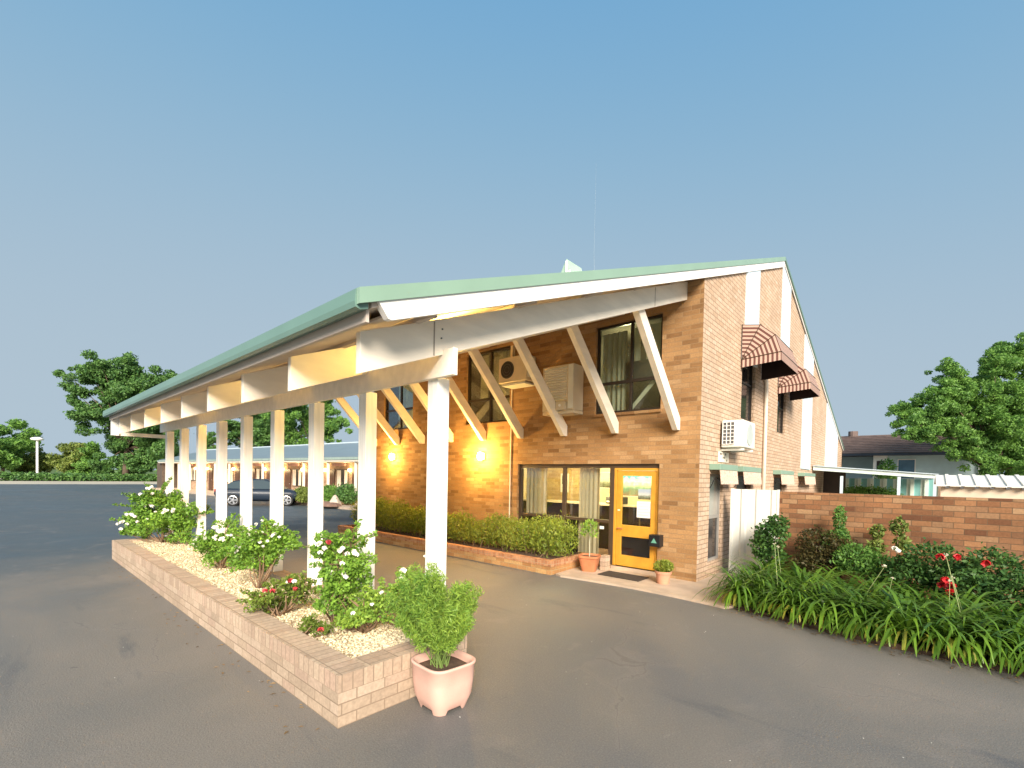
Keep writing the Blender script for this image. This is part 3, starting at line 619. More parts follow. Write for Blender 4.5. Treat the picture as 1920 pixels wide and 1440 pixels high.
for (y0,y1,lb) in ((8.87,9.95,'small drop awning over the narrow ground window nearest the brick corner'),(10.35,11.75,'small drop awning over the ground window behind the white gate, second from the corner'),(13.75,15.35,'small drop awning third from the brick corner, above the brick fence end'),(17.0,18.9,'small drop awning farthest from the brick corner, beside the patio roof')):
    t = thing('drop_awning', (GX,y0,2.1), lb, 'awning', 'small drop awnings on the gable wall')
    MB().box(GX+.0,GX+.20,y0,y1,2.055,2.165).build('head_box', M_green, t, bevel=.006)
    mb = MB().prism([(GX+.185,2.05),(GX+.195,2.05),(GX+.225,1.79),(GX+.215,1.79)], 'Y', y0+.02, y1-.02); mb.build('canvas', M_speck, t)
    MB().tube([(GX+.02,y0+.03,1.72),(GX+.10,y0+.03,1.90),(GX+.215,y0+.03,1.80)], .010, 6).build('arm', M_black, t)

# ------------------------------------------------------------------ air conditioners
def grillelines(mb, x0,x1,z0,z1,y,n,vertical=False):
    for k in range(n):
        if vertical:
            x = x0+(x1-x0)*(k+.5)/n; mb.box(x-.004,x+.004,y-.006,y,z0,z1)
        else:
            z = z0+(z1-z0)*(k+.5)/n; mb.box(x0,x1,y-.006,y,z-.004,z+.004)
    return mb
ac = thing('air_conditioner', (-7.1,7.95,4.0), 'beige outdoor air conditioner with round fan beside the middle upper window of the brick front', 'air conditioner')
MB().box(-7.52,-6.68,7.93,8.28,4.02,4.60).build('casing', M_acbeige, ac, bevel=.02)
MB().tube([(-7.24,7.932,4.31),(-7.24,7.915,4.31)], .20, 24).build('fan_grille', M_black, ac)
mb = MB()
for rr in (.07,.13,.19):
    mb.tube([(-7.24+rr*math.cos(t*math.pi/12),7.91,4.31+rr*math.sin(t*math.pi/12)) for t in range(25)], .004, 4, False)
mb.build('fan_guard', M_grille, ac)
MB().box(-6.76,-6.675,7.99,8.2,4.1,4.5).build('side_vent', M_metalw, ac); MB().box(-7.45,-6.75,7.97,8.37,3.96,4.0).build('bracket', M_metalw, ac)
MB().box(-7.47,-7.40,8.28,8.365,4.55,4.98).build('pipe_duct', M_acbeige, ac)
cl = thing('evaporative_cooler', (-5.8,7.9,3.25), 'tall beige louvred cooler box on the brick front between upper middle and right windows', 'air conditioner')
MB().box(-6.24,-5.44,7.98,8.36,3.27,4.22).build('casing', M_acbeige, cl, bevel=.015)
mb = MB()
for k in range(13):
    z = 3.48+k*.054; mb.prism([(7.982,z),(7.955,z+.008),(7.975,z+.045),(7.982,z+.045)], 'X', -6.18, -5.60)
mb.build('louvre', M_metalw, cl); MB().box(-5.56,-5.445,7.965,7.98,3.30,4.20).build('edge_strip', M_metalw, cl)
MB().box(-5.83,-5.60,7.89,7.98,3.27,3.44).build('control_box', M_acbeige, cl, bevel=.01)
MB().tube([(-5.71,7.888,3.36),(-5.71,7.875,3.36)], .028, 12).build('valve', M_white, cl); MB().box(-6.24,-5.44,8.0,8.36,3.20,3.265).build('tray', M_acbeige, cl)
ga = thing('air_conditioner', (GX,9.5,2.5), 'white air conditioner with square grille on the pale gable wall above the drop awning', 'air conditioner')
MB().box(GX+.03,GX+.42,9.42,10.25,2.50,3.02).build('casing', M_metalw, ga, bevel=.02)
MB().box(GX+.06,GX+.27,9.405,9.42,2.56,2.98).build('side_coil', M_grille, ga)
mb = MB()
for k in range(7): z = 2.56+k*.07; mb.box(GX+.06,GX+.27,9.395,9.405,z-.006,z+.006)
for k in range(4): x = GX+.06+k*.07; mb.box(x-.006,x+.006,9.392,9.405,2.56,2.98)
mb.build('side_guard', M_white, ga)
MB().tube([(GX+.42,9.85,2.76),(GX+.432,9.85,2.76)], .21, 24).build('fan_grille', mat('pale_grille',(.45,.5,.48),.5), ga)
mb = MB().box(GX,GX+.42,9.5,9.53,2.44,2.48).box(GX,GX+.42,10.1,10.13,2.44,2.48); mb.build('bracket', M_metalw, ga)
bx = thing('wall_vent_plate', (GX,9.5,2.2), 'small perforated white plate under the gable air conditioner', 'vent')
MB().box(GX+.002,GX+.02,9.35,9.95,2.22,2.42).build('plate', M_cream, bx); mb = MB()
for k, z in enumerate((2.38,2.38,2.31,2.31,2.38,2.26)): mb.box(GX+.02,GX+.024,9.40+k*.08,9.44+k*.08,z-.02,z+.02)
mb.build('hole', M_black, bx)
# TV antenna
an = thing('antenna_mast', (-5.0,8.0,5.5), 'thin grey aerial mast rising from the green roof', 'antenna')
MB().tube([(-4.98,8,5.45),(-5.03,8,6.3),(-5.03,8,8.1)], [.006,.002,.0009], 6).build('mast', mat('mast_grey',(.25,.30,.34),.5), an)
MB().box(-5.06,-4.90,7.96,8.04,5.44,5.53).build('base_bracket', M_grille, an)
# satellite/letter box by the door
sb = thing('wall_box', (-3.68,8.3,.62), 'small black box with pale green mark on the brick by the door', 'box')
MB().box(-3.82,-3.60,8.20,8.365,.60,.82).build('case', M_black, sb, bevel=.008)
MB().prism([(-3.77,.67),(-3.66,.67),(-3.715,.76)], 'Y', 8.193, 8.199).build('mark', mat('mark_green',(.12,.32,.24),.5), sb)
dm = MB().box(-4.55,-3.72,7.62,8.05,.036,.052).build('door_mat', mat('mat_fibre',(.05,.038,.03),.95,.2,30), None); tag(dm, 'dark brown doormat on the concrete before the golden door', 'doormat')

# ------------------------------------------------------------------ garden bed against the front
kb = thing('garden_bed', (-9.3,7.2,0), 'low orange brick garden bed edging under the motel front', 'garden bed')
MB().box(-13.3,-5.22,7.05,7.17,0,.16).box(-5.33,-5.22,7.17,8.36,0,.16).box(-13.3,-13.19,7.17,8.36,0,.16).build('brick_course', M_kerb, kb)
MB().box(-13.31,-5.21,7.04,7.19,.16,.265).box(-5.345,-5.21,7.19,8.36,.16,.265).box(-13.31,-13.18,7.19,8.36,.16,.265).build('cap_course', brickmat('kerb_cap_brick', [(.36,.15,.07),(.46,.22,.11),(.54,.29,.15)], (.38,.26,.16), L=.2, H=.08, soldier=True), kb)
MB().box(-13.19,-5.345,7.19,8.36,0,.21).build('bed_soil', M_soil, kb)
hd = thing('hedge', (-9.2,7.75,.2), 'long loose olive green hedge of fine stems in the bed under the motel front', 'hedge')
bl = []; x = -13.0
while x < -5.35:
    t = (x+13)/7.7; h = .56+.10*math.sin(t*6+1)+.05*math.sin(x*5)+RNG.normal()*.03; bl.append((x,7.74+RNG.normal()*.03,.28+h*.62,.36,.40,h*.72)); x += .27
c,u,v = leafcloud(bl, 30000, .075, .26, .5, -.9); quads('foliage', c,None,u,v,M_hedge,hd)
mb = MB()
for x in np.arange(-13,-5.4,.22):
    for q in range(3): mb.tube([(x+RNG.normal()*.1,7.7+RNG.normal()*.12,.18),(x+RNG.normal()*.2,7.7+RNG.normal()*.2,.75)], .006, 4)
mb.build('stem', M_twig, hd)

# ------------------------------------------------------------------ big planter
pl = thing('brick_planter', (-7.8,1.7,0), 'long pale cream brick planter box filled with pebbles under the white posts', 'planter')
PX0,PX1,PY0,PY1 = -12.45,-3.12,1.67,2.93
def ring(z0,z1,w,o=0): return MB().box(PX0-o,PX1+o,PY0-o,PY0+w,z0,z1).box(PX0-o,PX1+o,PY1-w,PY1+o,z0,z1).box(PX0-o,PX0+w,PY0+w,PY1-w,z0,z1).box(PX1-w,PX1+o,PY0+w,PY1-w,z0,z1)
ring(0,.258,.2).build('brick_wall', M_plant, pl)
cp = MB().box(PX0-.002,PX1+.002,PY0-.002,PY0+.23,.258,.385).box(PX0-.002,PX1+.002,PY1-.23,PY1+.002,.258,.385); cp.build('cap_course', M_plcap, pl)
M_plcap2 = brickmat('planter_end_cap_brick', [(.40,.29,.21),(.47,.35,.255),(.52,.40,.29),(.47,.33,.245)], (.28,.21,.15), L=.086, H=.24, mort=.011, stain=.15)
MB().box(PX0-.002,PX0+.23,PY0+.23,PY1-.23,.258,.385).build('end_cap', M_plcap2, pl)
MB().box(PX1-.23,PX1+.002,PY0+.23,PY1-.23,.258,.385).build('end_cap', M_plcap2, pl)
# pebble surface, gently mounded
mb = MB(); nx, ny = 120, 16
for i in range(nx+1):
    for j in range(ny+1):
        x = PX0+.2+(PX1-PX0-.4)*i/nx; y = PY0+.2+(PY1-PY0-.4)*j/ny
        mb.v.append((x,y,.325+.03*math.sin(j/ny*math.pi)+.012*math.sin(x*7)*math.sin(y*9)))
for i in range(nx):
    for j in range(ny): k = i*(ny+1)+j; mb.f.append((k,k+ny+1,k+ny+2,k+1))
mb.build('pebble_fill', M_pebble, pl, smooth=True)
def pebbles(n):
    base = np.array([(1,0,0),(-1,0,0),(0,1,0),(0,-1,0),(0,0,.7),(0,0,-.7)]); F = [(0,2,4),(2,1,4),(1,3,4),(3,0,4),(2,0,5),(1,2,5),(3,1,5),(0,3,5)]
    mb = MB()
    for _ in range(n):
        x = PX1-.25-(PX1-PX0-.5)*RNG.random()**1.6; y = PY0+.25+(PY1-PY0-.5)*RNG.random(); s = .008+.010*RNG.random(); a = RNG.random()*6
        z = .33+.03*math.sin((y-PY0-.2)/(PY1-PY0-.4)*math.pi)+.012*math.sin(x*7)*math.sin(y*9)
        ca, sa = math.cos(a), math.sin(a); sx, sy = s*(1+.5*RNG.random()), s
        mb.add([(x+p[0]*sx*ca-p[1]*sy*sa, y+p[0]*sx*sa+p[1]*sy*ca, z+p[2]*s) for p in base], F)
    return mb
tag(pebbles(5200).build('pebbles', M_pebbles, pl, smooth=True), kind='stuff')

def branches(o, base, tips, r=.012, m=M_twig, name='stem'):
    mb = MB(); base = Vector(base)
    for t in tips:
        t = Vector(t); mid = base.lerp(t,.45)+Vector((RNG.normal()*.04,RNG.normal()*.04,-.03)); mb.tube([base+Vector((RNG.normal()*.015,RNG.normal()*.015,0)),mid,t], [r,r*.7,r*.35], 6)
    return mb.build(name, m, o, smooth=True)
def flowers(o, pts, m, size, name='flower'):
    for p in pts:
        mb = MB(); p = Vector(p)
        for k in range(11):
            d = Vector((RNG.normal(),RNG.normal()*1.0-.25,RNG.normal()*.6+.7)).normalized(); a = d.cross(Vector((0,0,1)) if abs(d.z)<.9 else Vector((1,0,0))).normalized(); b = d.cross(a); s = size*(.75+.4*RNG.random())
            c = p+d*s*.35
            mb.add([c-a*s*.45+d*s*.1, c-b*s*.45, c+a*s*.45+d*s*.1, c+b*s*.45, c-d*s*.12], [(0,1,4),(1,2,4),(2,3,4),(3,0,4)])
        mb.build(name, m, o)
def rose(loc, blobs, n, lb, nw, nr=0, leaf=.05, m=M_rose, fs=.05, name='rose_bush', cat='rose bush', group='rose bushes in the cream brick planter', rm=M_ppetal, trunk=6):
    """blobs relative to loc"""
    t = thing(name, loc, lb, cat, group); L = Vector(loc)
    B = [(L.x+b[0],L.y+b[1],L.z+b[2],b[3],b[4],b[5]) for b in blobs]
    sub = []
    for b in B:
        for _ in range(9):
            d = RNG.normal(size=3); d /= np.linalg.norm(d); q = .35+.75*RNG.random(); s_ = .25+.28*RNG.random()
            sub.append((b[0]+d[0]*b[3]*q, b[1]+d[1]*b[4]*q, b[2]+d[2]*b[5]*q, b[3]*s_, b[4]*s_, b[5]*s_*1.1))
    c,u,v = leafcloud(sub, n, leaf, .55, .25, .2); quads('foliage', c,None,u,v,m,t)
    sh_ = MB(); cl_ = []
    for _ in range(int(5+3*len(B))):
        b = B[RNG.integers(len(B))]; d = Vector((RNG.normal(),RNG.normal(),abs(RNG.normal())*.9+.25)).normalized(); p0 = Vector(b[:3]); Ls = b[3]*(1.15+.55*RNG.random())
        q = [p0+Vector((d.x,d.y,d.z*(1-.25*f)))*Ls*f for f in (0,.4,.75,1)]; sh_.tube(q, [.006,.005,.003,.002], 5)
        for f in np.linspace(.45,1.02,9):
            r0 = p0+Vector((d.x,d.y,d.z*(1-.25*f)))*Ls*f; cl_.append((r0.x,r0.y,r0.z,.032,.032,.028))
    sh_.build('shoot', M_twig, t); c,u,v = leafcloud(cl_, len(cl_)*7, leaf*.95, .5, .5, .1); quads('shoot_leaves', c,None,u,v,m,t)
    tips = [(b[0]+RNG.normal()*.06,b[1]+RNG.normal()*.06,b[2]+RNG.normal()*.05) for b in B for _ in range(max(2,trunk//max(1,len(B)//2)))]
    branches(t, L, tips, .013)
    def spots(k):
        out = []
        for _ in range(k):
            b = B[RNG.integers(len(B))]; th = RNG.random()*2*math.pi; ph = RNG.random()*1.3
            d = (math.cos(th)*math.sin(ph)*.5+.35, math.sin(th)*math.sin(ph)*.5-.55, math.cos(ph)*.9+.1*RNG.normal()); nn = math.sqrt(sum(q*q for q in d))
            out.append((b[0]+b[3]*d[0]/nn*1.02,b[1]+b[4]*d[1]/nn*1.02,b[2]+b[5]*d[2]/nn*1.02))
        return out
    if nw: flowers(t, spots(nw), M_wpetal, fs, 'white_flower')
    if nr: flowers(t, spots(nr), rm, fs*1.05, 'red_flower')
    return t
rose((-11.65,2.35,.33), [(0,0,.46,.58,.46,.40),(-.50,-.25,.36,.50,.40,.30),(.46,.15,.44,.46,.40,.34),(.0,-.05,.88,.42,.36,.32),(-.80,-.35,.26,.32,.28,.22),(.66,.35,.62,.32,.32,.26),(-.3,-.1,.7,.4,.3,.3)], 13000, 'large white flowering rose bush at the far end of the cream planter', 44, 0, .055, fs=.055)
rose((-8.0,2.35,.33), [(0,0,.33,.40,.32,.24),(-.45,-.1,.28,.38,.30,.2),(.38,.1,.38,.34,.30,.26),(-.2,.1,.5,.3,.3,.18)], 5200, 'mid sized spreading rose bush with small white blooms, second from the far end', 30, 0, .045, fs=.036)
rose((-6.35,2.3,.33), [(-.05,.05,.55,.34,.32,.26),(.15,.05,.72,.26,.26,.22),(-.30,-.02,.40,.28,.26,.2),(.30,.12,.55,.24,.24,.22)], 5200, 'bright green rose bush with bare forked trunk in the middle of the planter', 22, 0, .042, fs=.034)
rose((-5.05,2.02,.33), [(0,0,.20,.22,.20,.15),(.22,.12,.28,.18,.18,.16),(-.12,-.05,.12,.20,.18,.1)], 2000, 'low dark green rose bush with pink red blooms near the planter edge', 2, 5, .04, M_rosered, .045)
rose((-4.30,2.25,.33), [(.0,.05,.62,.24,.24,.22),(.12,.10,.80,.20,.20,.18),(-.12,-.02,.72,.18,.18,.16),(.14,0,.42,.24,.22,.18),(-.02,.02,.28,.18,.16,.14),(.26,.1,.62,.16,.18,.18)], 6200, 'tall upright rose bush with white blooms nearest the pink pot', 18, 1, .038, fs=.042)
rose((-3.72,2.72,.33), [(0,0,.34,.16,.18,.18),(.1,.05,.2,.16,.16,.14),(-.06,0,.5,.10,.10,.10)], 1700, 'small pale green rose bush with faded white bloom behind the pink pot', 3, 0, .035, M_fern, .06)
rose((-3.95,2.35,.33), [(0,0,.22,.22,.2,.14),(.2,.12,.30,.2,.18,.16),(-.15,-.05,.14,.18,.16,.1)], 2600, 'loose low light green bush between the tall rose and the pink pot', 3, 0, .036, M_fern, .035)
rose((-4.32,1.98,.33), [(0,0,.05,.10,.08,.05),(.18,.05,.06,.14,.10,.05)], 300, 'tiny sprawling rose shoot with one red bloom at the near planter edge', 0, 1, .03, M_rosered, .045, trunk=4)

# ------------------------------------------------------------------ pots
pp = thing('plant_pot', (-2.845,2.42,0), 'large pale pink terracotta pot with rounded square sides at the planter end', 'plant pot')
prof = [(.13,.03),(.175,.05),(.195,.12),(.205,.25),(.212,.36),(.216,.372),(.198,.374),(.192,.33),(.18,.30)]
ROT = R(-4)
mb = MB().lathe([(.150,.035),(.168,.05),(.190,.11),(.203,.22),(.210,.35),(.217,.358),(.217,.376),(.200,.378),(.194,.34),(.186,.30)], (-2.845,2.42,0), 64, 4.2, ROT)
for i in range(64):      # scalloped foot: the rounded corners reach the ground, the sides are cut up
    t = 2*math.pi*i/64; cr = abs(math.sin(2*t)); x, y, z = mb.v[i]; mb.v[i] = (x, y, .03 if cr < .72 else 0.0)
mb.build('pot_body', M_pink, pp, smooth=True)
MB().lathe([(.001,.315),(.10,.32),(.186,.315)], (-2.845,2.42,0), 48, 4.2, ROT).build('potting_soil', M_soil, pp)
def feathery(loc, R0, H, n, lb):
    t = thing('feathery_shrub', loc, lb, 'shrub'); L = Vector(loc); mb = MB(); cs = []
    for k in range(34):
        th = RNG.random()*2*math.pi; rr = R0*math.sqrt(RNG.random()); tip = Vector((L.x+rr*math.cos(th),L.y+rr*math.sin(th),L.z+H*(.55+.45*RNG.random())*(1-.25*(rr/R0)**2)))
        b0 = L+Vector((RNG.normal()*.03,RNG.normal()*.03,0)); mid = b0.lerp(tip,.5)+Vector((0,0,.05)); mb.tube([b0,mid,tip], [.005,.004,.002], 5)
        for s in np.linspace(.35,1,14):
            p = b0.lerp(mid,s*2) if s<.5 else mid.lerp(tip,s*2-1); cs.append((p.x,p.y,p.z,.055,.055,.045))
    mb.build('stem', mat('green_stem',(.16,.24,.06),.6), t)
    c,u,v = leafcloud(cs, n, .042, .16, .3, -.5); quads('foliage', c,None,u,v,M_fern,t)
    fl = [(L.x+R0*.42*math.cos(a),L.y+R0*.42*math.sin(a),L.z+H*(.6+.35*RNG.random())) for a in RNG.random(3)*6.28]
    flowers(t, fl, M_wpetal, .018, 'tiny_flower')
feathery((-2.875,2.42,.31), .45, .93, 34000, 'feathery bright green shrub growing in the pink pot')
p2 = thing('plant_pot', (-4.86,7.82,.035), 'orange terracotta tapered square pot beside the entry window', 'plant pot')
MB().lathe([(.10,0),(.13,.0),(.155,.10),(.19,.25),(.205,.27),(.205,.31),(.18,.31),(.17,.27)], (-4.86,7.82,.036), 32, 5, R(20)).build('pot_body', M_terra, p2, smooth=False)
MB().lathe([(.001,.275),(.17,.275)], (-4.86,7.82,.036), 32, 5, R(20)).build('potting_soil', M_soil, p2)
t2 = thing('small_tree', (-4.86,7.82,.31), 'thin young tree with drooping pale leaves in the orange pot', 'potted tree')
MB().tube([(-4.86,7.82,.31),(-4.87,7.82,.6),(-4.86,7.83,.98)], [.009,.008,.005], 8).build('trunk', mat('pale_stem',(.45,.45,.33),.7), t2)
c,u,v = leafcloud([(-4.86,7.82,.92,.16,.16,.10),(-4.97,7.8,.80,.10,.1,.10),(-4.75,7.8,.80,.10,.1,.10),(-4.86,7.8,1.0,.1,.1,.06)], 230, .085, .3, .4, 1.6); quads('foliage', c,None,u,v,M_fern,t2)
p3 = thing('plant_pot', (-3.36,7.83,.035), 'small pinkish terracotta round pot at the brick corner', 'plant pot')
MB().lathe([(.07,0),(.10,0),(.125,.17),(.14,.175),(.145,.22),(.125,.22),(.12,.18)], (-3.36,7.83,.036), 24).build('pot_body', mat('pale_terracotta',(.55,.27,.17),.75,.1,8), p3, smooth=False)
MB().lathe([(.001,.185),(.12,.185)], (-3.36,7.83,.036), 24).build('potting_soil', M_soil, p3)
s3 = thing('bushy_plant', (-3.36,7.83,.22), 'small bushy green plant growing in the pinkish pot at the corner', 'plant')
c,u,v = leafcloud([(-3.36,7.83,.33,.17,.17,.13),(-3.28,7.8,.36,.12,.12,.10)], 1500, .045, .35, .4, -.3); quads('foliage', c,None,u,v,M_hedge,s3)
bk = thing('brick_stack', (-4.72,8.1,.035), 'pale brick block standing behind the orange pot', 'block'); MB().box(-4.74,-4.62,8.02,8.20,.036,.33).build('block_body', M_plant, bk)

# ------------------------------------------------------------------ gate, fence, right-hand bed
def corr(x0,x1,z0,z1,y,pitch,d,n=None):
    mb = MB(); x = x0; pts = []
    while x < x1-1e-6:
        for a,h in ((0,0),(.55,0),(.65,d),(.9,d),(1,0)): pts.append((min(x+a*pitch,x1),y-h))
        x += pitch
    for p in pts: mb.v += [(p[0],p[1],z0),(p[0],p[1],z1)]
    for k in range(len(pts)-1): mb.f.append((2*k,2*k+2,2*k+3,2*k+1))
    return mb
gt_ = thing('metal_gate', (-2.4,9.64,0), 'white ribbed sheet metal gate between gable wall and brick fence', 'gate')
corr(-2.77,-1.99,.06,1.70,9.62,.26,.014).build('sheet', M_metalw, gt_)
MB().box(-2.80,-2.76,9.60,9.66,.03,1.71).box(-2.0,-1.965,9.60,9.66,.03,1.71).box(-2.76,-2.0,9.63,9.66,1.66,1.70).build('gate_frame', M_metalw, gt_)
fe = thing('brick_fence', (0,9.7,0), 'long red brown brick fence wall behind the garden bed', 'wall')
MB().box(-1.96,6.5,9.64,9.87,0,1.675).build('brick_wall', M_fence, fe)

def agap_mesh(seed):
    rg = np.random.default_rng(seed); mb = MB()
    for k in range(72):
        a = rg.random()*2*math.pi; L = .40+.38*rg.random(); el = R(46+40*rg.random()); w = .010+.009*rg.random()
        r0 = .03*rg.random(); n = 6; p = Vector((r0*math.cos(a),r0*math.sin(a),.02)); e = el; side = Vector((-math.sin(a),math.cos(a),0)); droop = R(16+14*rg.random())
        base = len(mb.v)
        for i in range(n+1):
            ww = w*(1-(i/n)**3*.9); mb.v += [tuple(p-side*ww),tuple(p+side*ww)]
            p = p+Vector((math.cos(e)*math.cos(a),math.cos(e)*math.sin(a),math.sin(e)))*(L/n); e -= droop
            if p.z < .02: p.z = .02
        for i in range(n): mb.f.append((base+2*i,base+2*i+1,base+2*i+3,base+2*i+2))
    me = bpy.data.meshes.new('leaves'); me.from_pydata(mb.v,[],mb.f); me.materials.append(M_agap); me.polygons.foreach_set('use_smooth',[True]*len(me.polygons)); return me
AG = [agap_mesh(k) for k in range(5)]
def old_mesh(seed):
    rg = np.random.default_rng(seed); mb = MB()
    for k in range(17):
        a = -math.pi/2+rg.normal()*.9; L = .34+.14*rg.random(); e = R(55+15*rg.random()); w = .012; p = Vector((0,0,.03)); side = Vector((-math.sin(a),math.cos(a),0)); base = len(mb.v); n = 6
        for i in range(n+1):
            ww = w*(1-(i/n)**3*.9); mb.v += [tuple(p-side*ww),tuple(p+side*ww)]; p = p+Vector((math.cos(e)*math.cos(a),math.cos(e)*math.sin(a),math.sin(e)))*(L/n); e -= R(30)
            if p.z < .02: p.z = .02
        for i in range(n): mb.f.append((base+2*i,base+2*i+1,base+2*i+3,base+2*i+2))
    me = bpy.data.meshes.new('old_leaves'); me.from_pydata(mb.v,[],mb.f); me.materials.append(M_agapy); return me
OLD = [old_mesh(k+50) for k in range(3)]
def stalk(parent, h, lean):
    mb = MB(); mb.tube([(0,0,.1),(lean*.4,0,h*.5),(lean,0,h)], [.0045,.004,.003], 6)
    o = mb.build('flower_stalk', mat('stalk_green',(.28,.34,.14),.6) if 'stalk_green' not in MATS else MATS['stalk_green'], None); o.parent = parent
    hb = MB()
    for k in range(11):
        d = Vector((RNG.normal(),RNG.normal(),RNG.normal()*.5+.7)).normalized()*.022; hb.tube([(lean,0,h),(lean+d.x,d.y,h+d.z)], [.0015,.0035], 4)
    q = hb.build('seed_head', mat('seed_cream',(.62,.58,.42),.7) if 'seed_cream' not in MATS else MATS['seed_cream'], None); q.parent = o
def edge(x):   # front edge of the bed
    P_ = [(-2.12,7.28),(-1.3,7.0),(-.35,6.78),(.8,6.74),(2.6,6.35)]
    for (a,b),(c,d) in zip(P_,P_[1:]):
        if x <= c: return b+(d-b)*(x-a)/(c-a)
    return 6.4
spots = []
for row in range(6):
    x = -1.98+.14*(row%2)
    while x < 3.3:
        y = edge(x)+.13+row*.29
        if not (row >= 5 and x > -.2): spots.append((x+RNG.normal()*.05,y+RNG.normal()*.05,row))
        x += .27
stalks = {}
want = [(-.78,7.6),(.22,7.3),(.30,7.2),(-.22,7.5),(-1.42,7.6),(-1.62,8.0),(.50,7.5)]
for wx, wy in want:
    k = min(range(len(spots)), key=lambda i: (spots[i][0]-wx)**2+(spots[i][1]-wy)**2); stalks[k] = .60+.14*RNG.random()
ORD = ['first','second','third','fourth','fifth','sixth','seventh','eighth','ninth','tenth','eleventh','twelfth','thirteenth','fourteenth','fifteenth','sixteenth','seventeenth','eighteenth','nineteenth','twentieth','twenty-first','twenty-second']
rowcount = {}
for k,(x,y,row) in enumerate(spots):
    o = bpy.data.objects.new('agapanthus', AG[k%5]); COL.objects.link(o)   # the clump itself; old leaves and stalk are its parts
    e_ = o; o.location = (x,y,.045); o.rotation_euler = (0,0,RNG.random()*.9-.45); s = .88+.42*RNG.random(); o.scale = (s,s,s*(1.02+.22*RNG.random()))
    if row == 0:
        q = bpy.data.objects.new('old_leaves', OLD[k%3]); COL.objects.link(q); q.parent = o
        g_ = 'front row of strap leaved clumps'; lb = 'strap leaved clump with yellowing leaves on the driveway edge, %s from the white gate'
    else: g_ = 'strap leaved clumps behind the front row'; lb = 'dark strap leaved clump, '+ORD[row]+' row from the driveway, %s from the white gate'
    n_ = rowcount[row] = rowcount.get(row,-1)+1
    if k in stalks:
        stalk(o, stalks[k], RNG.normal()*.10); lb = 'strap leaved clump with tall seed stalk, '+ORD[row]+' row from driveway, %s from gate side'; g_ = 'strap leaved clumps with seed stalks'
    tag(o, lb % ORD[n_], 'plant', g_)
def shrub(name, loc, blobs, n, leaf, m, lb, cat='shrub', asp=.5, up=.1, group=None, stem=True):
    t = thing(name, loc, lb, cat, group); L = Vector(loc); B = [(L.x+b[0],L.y+b[1],L.z+b[2],b[3],b[4],b[5]) for b in blobs]
    c,u,v = leafcloud(B, n, leaf, asp, .4, up); quads('foliage', c,None,u,v,m,t)
    if stem: branches(t, L, [(b[0],b[1],b[2]) for b in B], .014)
    return t
shrub('round_shrub', (-1.98,9.15,.05), [(0,0,.85,.30,.26,.28),(-.12,0,.65,.22,.22,.24),(.1,0,1.05,.2,.2,.18),(.05,-.05,.5,.25,.2,.2)], 2600, .055, M_dark, 'dark round leaved shrub before the white gate', asp=.75)
shrub('bronze_shrub', (-1.30,9.2,.05), [(0,0,.75,.36,.26,.32),(.35,0,.65,.32,.25,.28),(.0,-.1,.45,.4,.3,.25)], 4200, .05, M_bronze, 'bronze and olive leaved shrub against the brick fence')
shrub('upright_shrub', (-1.02,9.35,.05), [(0,0,1.2,.10,.10,.26),(.02,0,.85,.16,.14,.25),(-.12,0,.8,.14,.12,.22)], 2400, .045, M_tree2, 'narrow upright bright green shrub reaching highest before the brick fence')
shrub('sapling', (-.52,9.3,.05), [(0,0,1.05,.10,.08,.12),(.0,0,.8,.12,.10,.15)], 380, .07, M_olive, 'thin yellow green sapling left of the two against the brick fence', 'sapling', group='saplings by the fence')
shrub('sapling', (-.26,9.3,.05), [(0,0,1.15,.12,.08,.14),(.04,0,.9,.10,.10,.15)], 380, .07, M_olive, 'thin yellow green sapling right of the two against the brick fence', 'sapling', group='saplings by the fence')
shrub('leafy_shrub', (-.75,9.0,.05), [(0,0,.62,.34,.25,.26),(.3,0,.5,.3,.25,.25)], 2600, .06, M_tree2, 'soft mid green shrub between bronze shrub and the dark roses')
r1 = shrub('rose_bush', (.12,8.75,.05), [(0,0,.72,.38,.3,.30),(.25,-.1,.5,.35,.3,.3),(-.25,0,.5,.3,.3,.3)], 4200, .06, M_dark, 'dark rose bush with one white bloom in the fence bed', 'rose bush', group='dark roses in the fence bed')
flowers(r1, [(-.28,8.62,.93),(-.24,8.6,.90)], M_wpetal, .06, 'white_flower')
r2 = shrub('rose_bush', (.72,8.55,.05), [(0,0,.72,.35,.3,.3),(.2,-.3,.5,.35,.35,.3),(-.2,-.3,.48,.3,.3,.28)], 4200, .06, M_dark, 'dark rose bush carrying crimson red blooms in the fence bed', 'rose bush', group='dark roses in the fence bed')
flowers(r2, [(.24,7.95,.66),(.30,7.92,.60),(.22,8.0,.58),(.20,8.3,.9),(.36,8.35,.92),(.62,8.3,.88),(.30,7.95,.52)], M_rpetal, .085, 'red_flower')
r3 = shrub('rose_bush', (1.35,8.5,.05), [(0,0,.72,.4,.3,.32),(.3,-.2,.55,.4,.35,.32),(-.1,-.3,.45,.35,.3,.3)], 4200, .06, M_dark, 'dark rose bush at the right edge of the fence bed', 'rose bush', group='dark roses in the fence bed')
flowers(r3, [(1.02,7.95,.68),(1.05,8.0,.6)], M_rpetal, .06, 'red_flower')

for bx_ in (2.1,2.9,3.8): shrub('leafy_shrub', (bx_,8.6,.05), [(0,0,.6,.4,.4,.3),(.3,-.1,.45,.35,.35,.28)], 3000, .06, M_dark, 'dark leafy shrub beyond the red roses, %s from them' % {2.1:'first',2.9:'second',3.8:'third'}[bx_], group='shrubs beyond the roses')
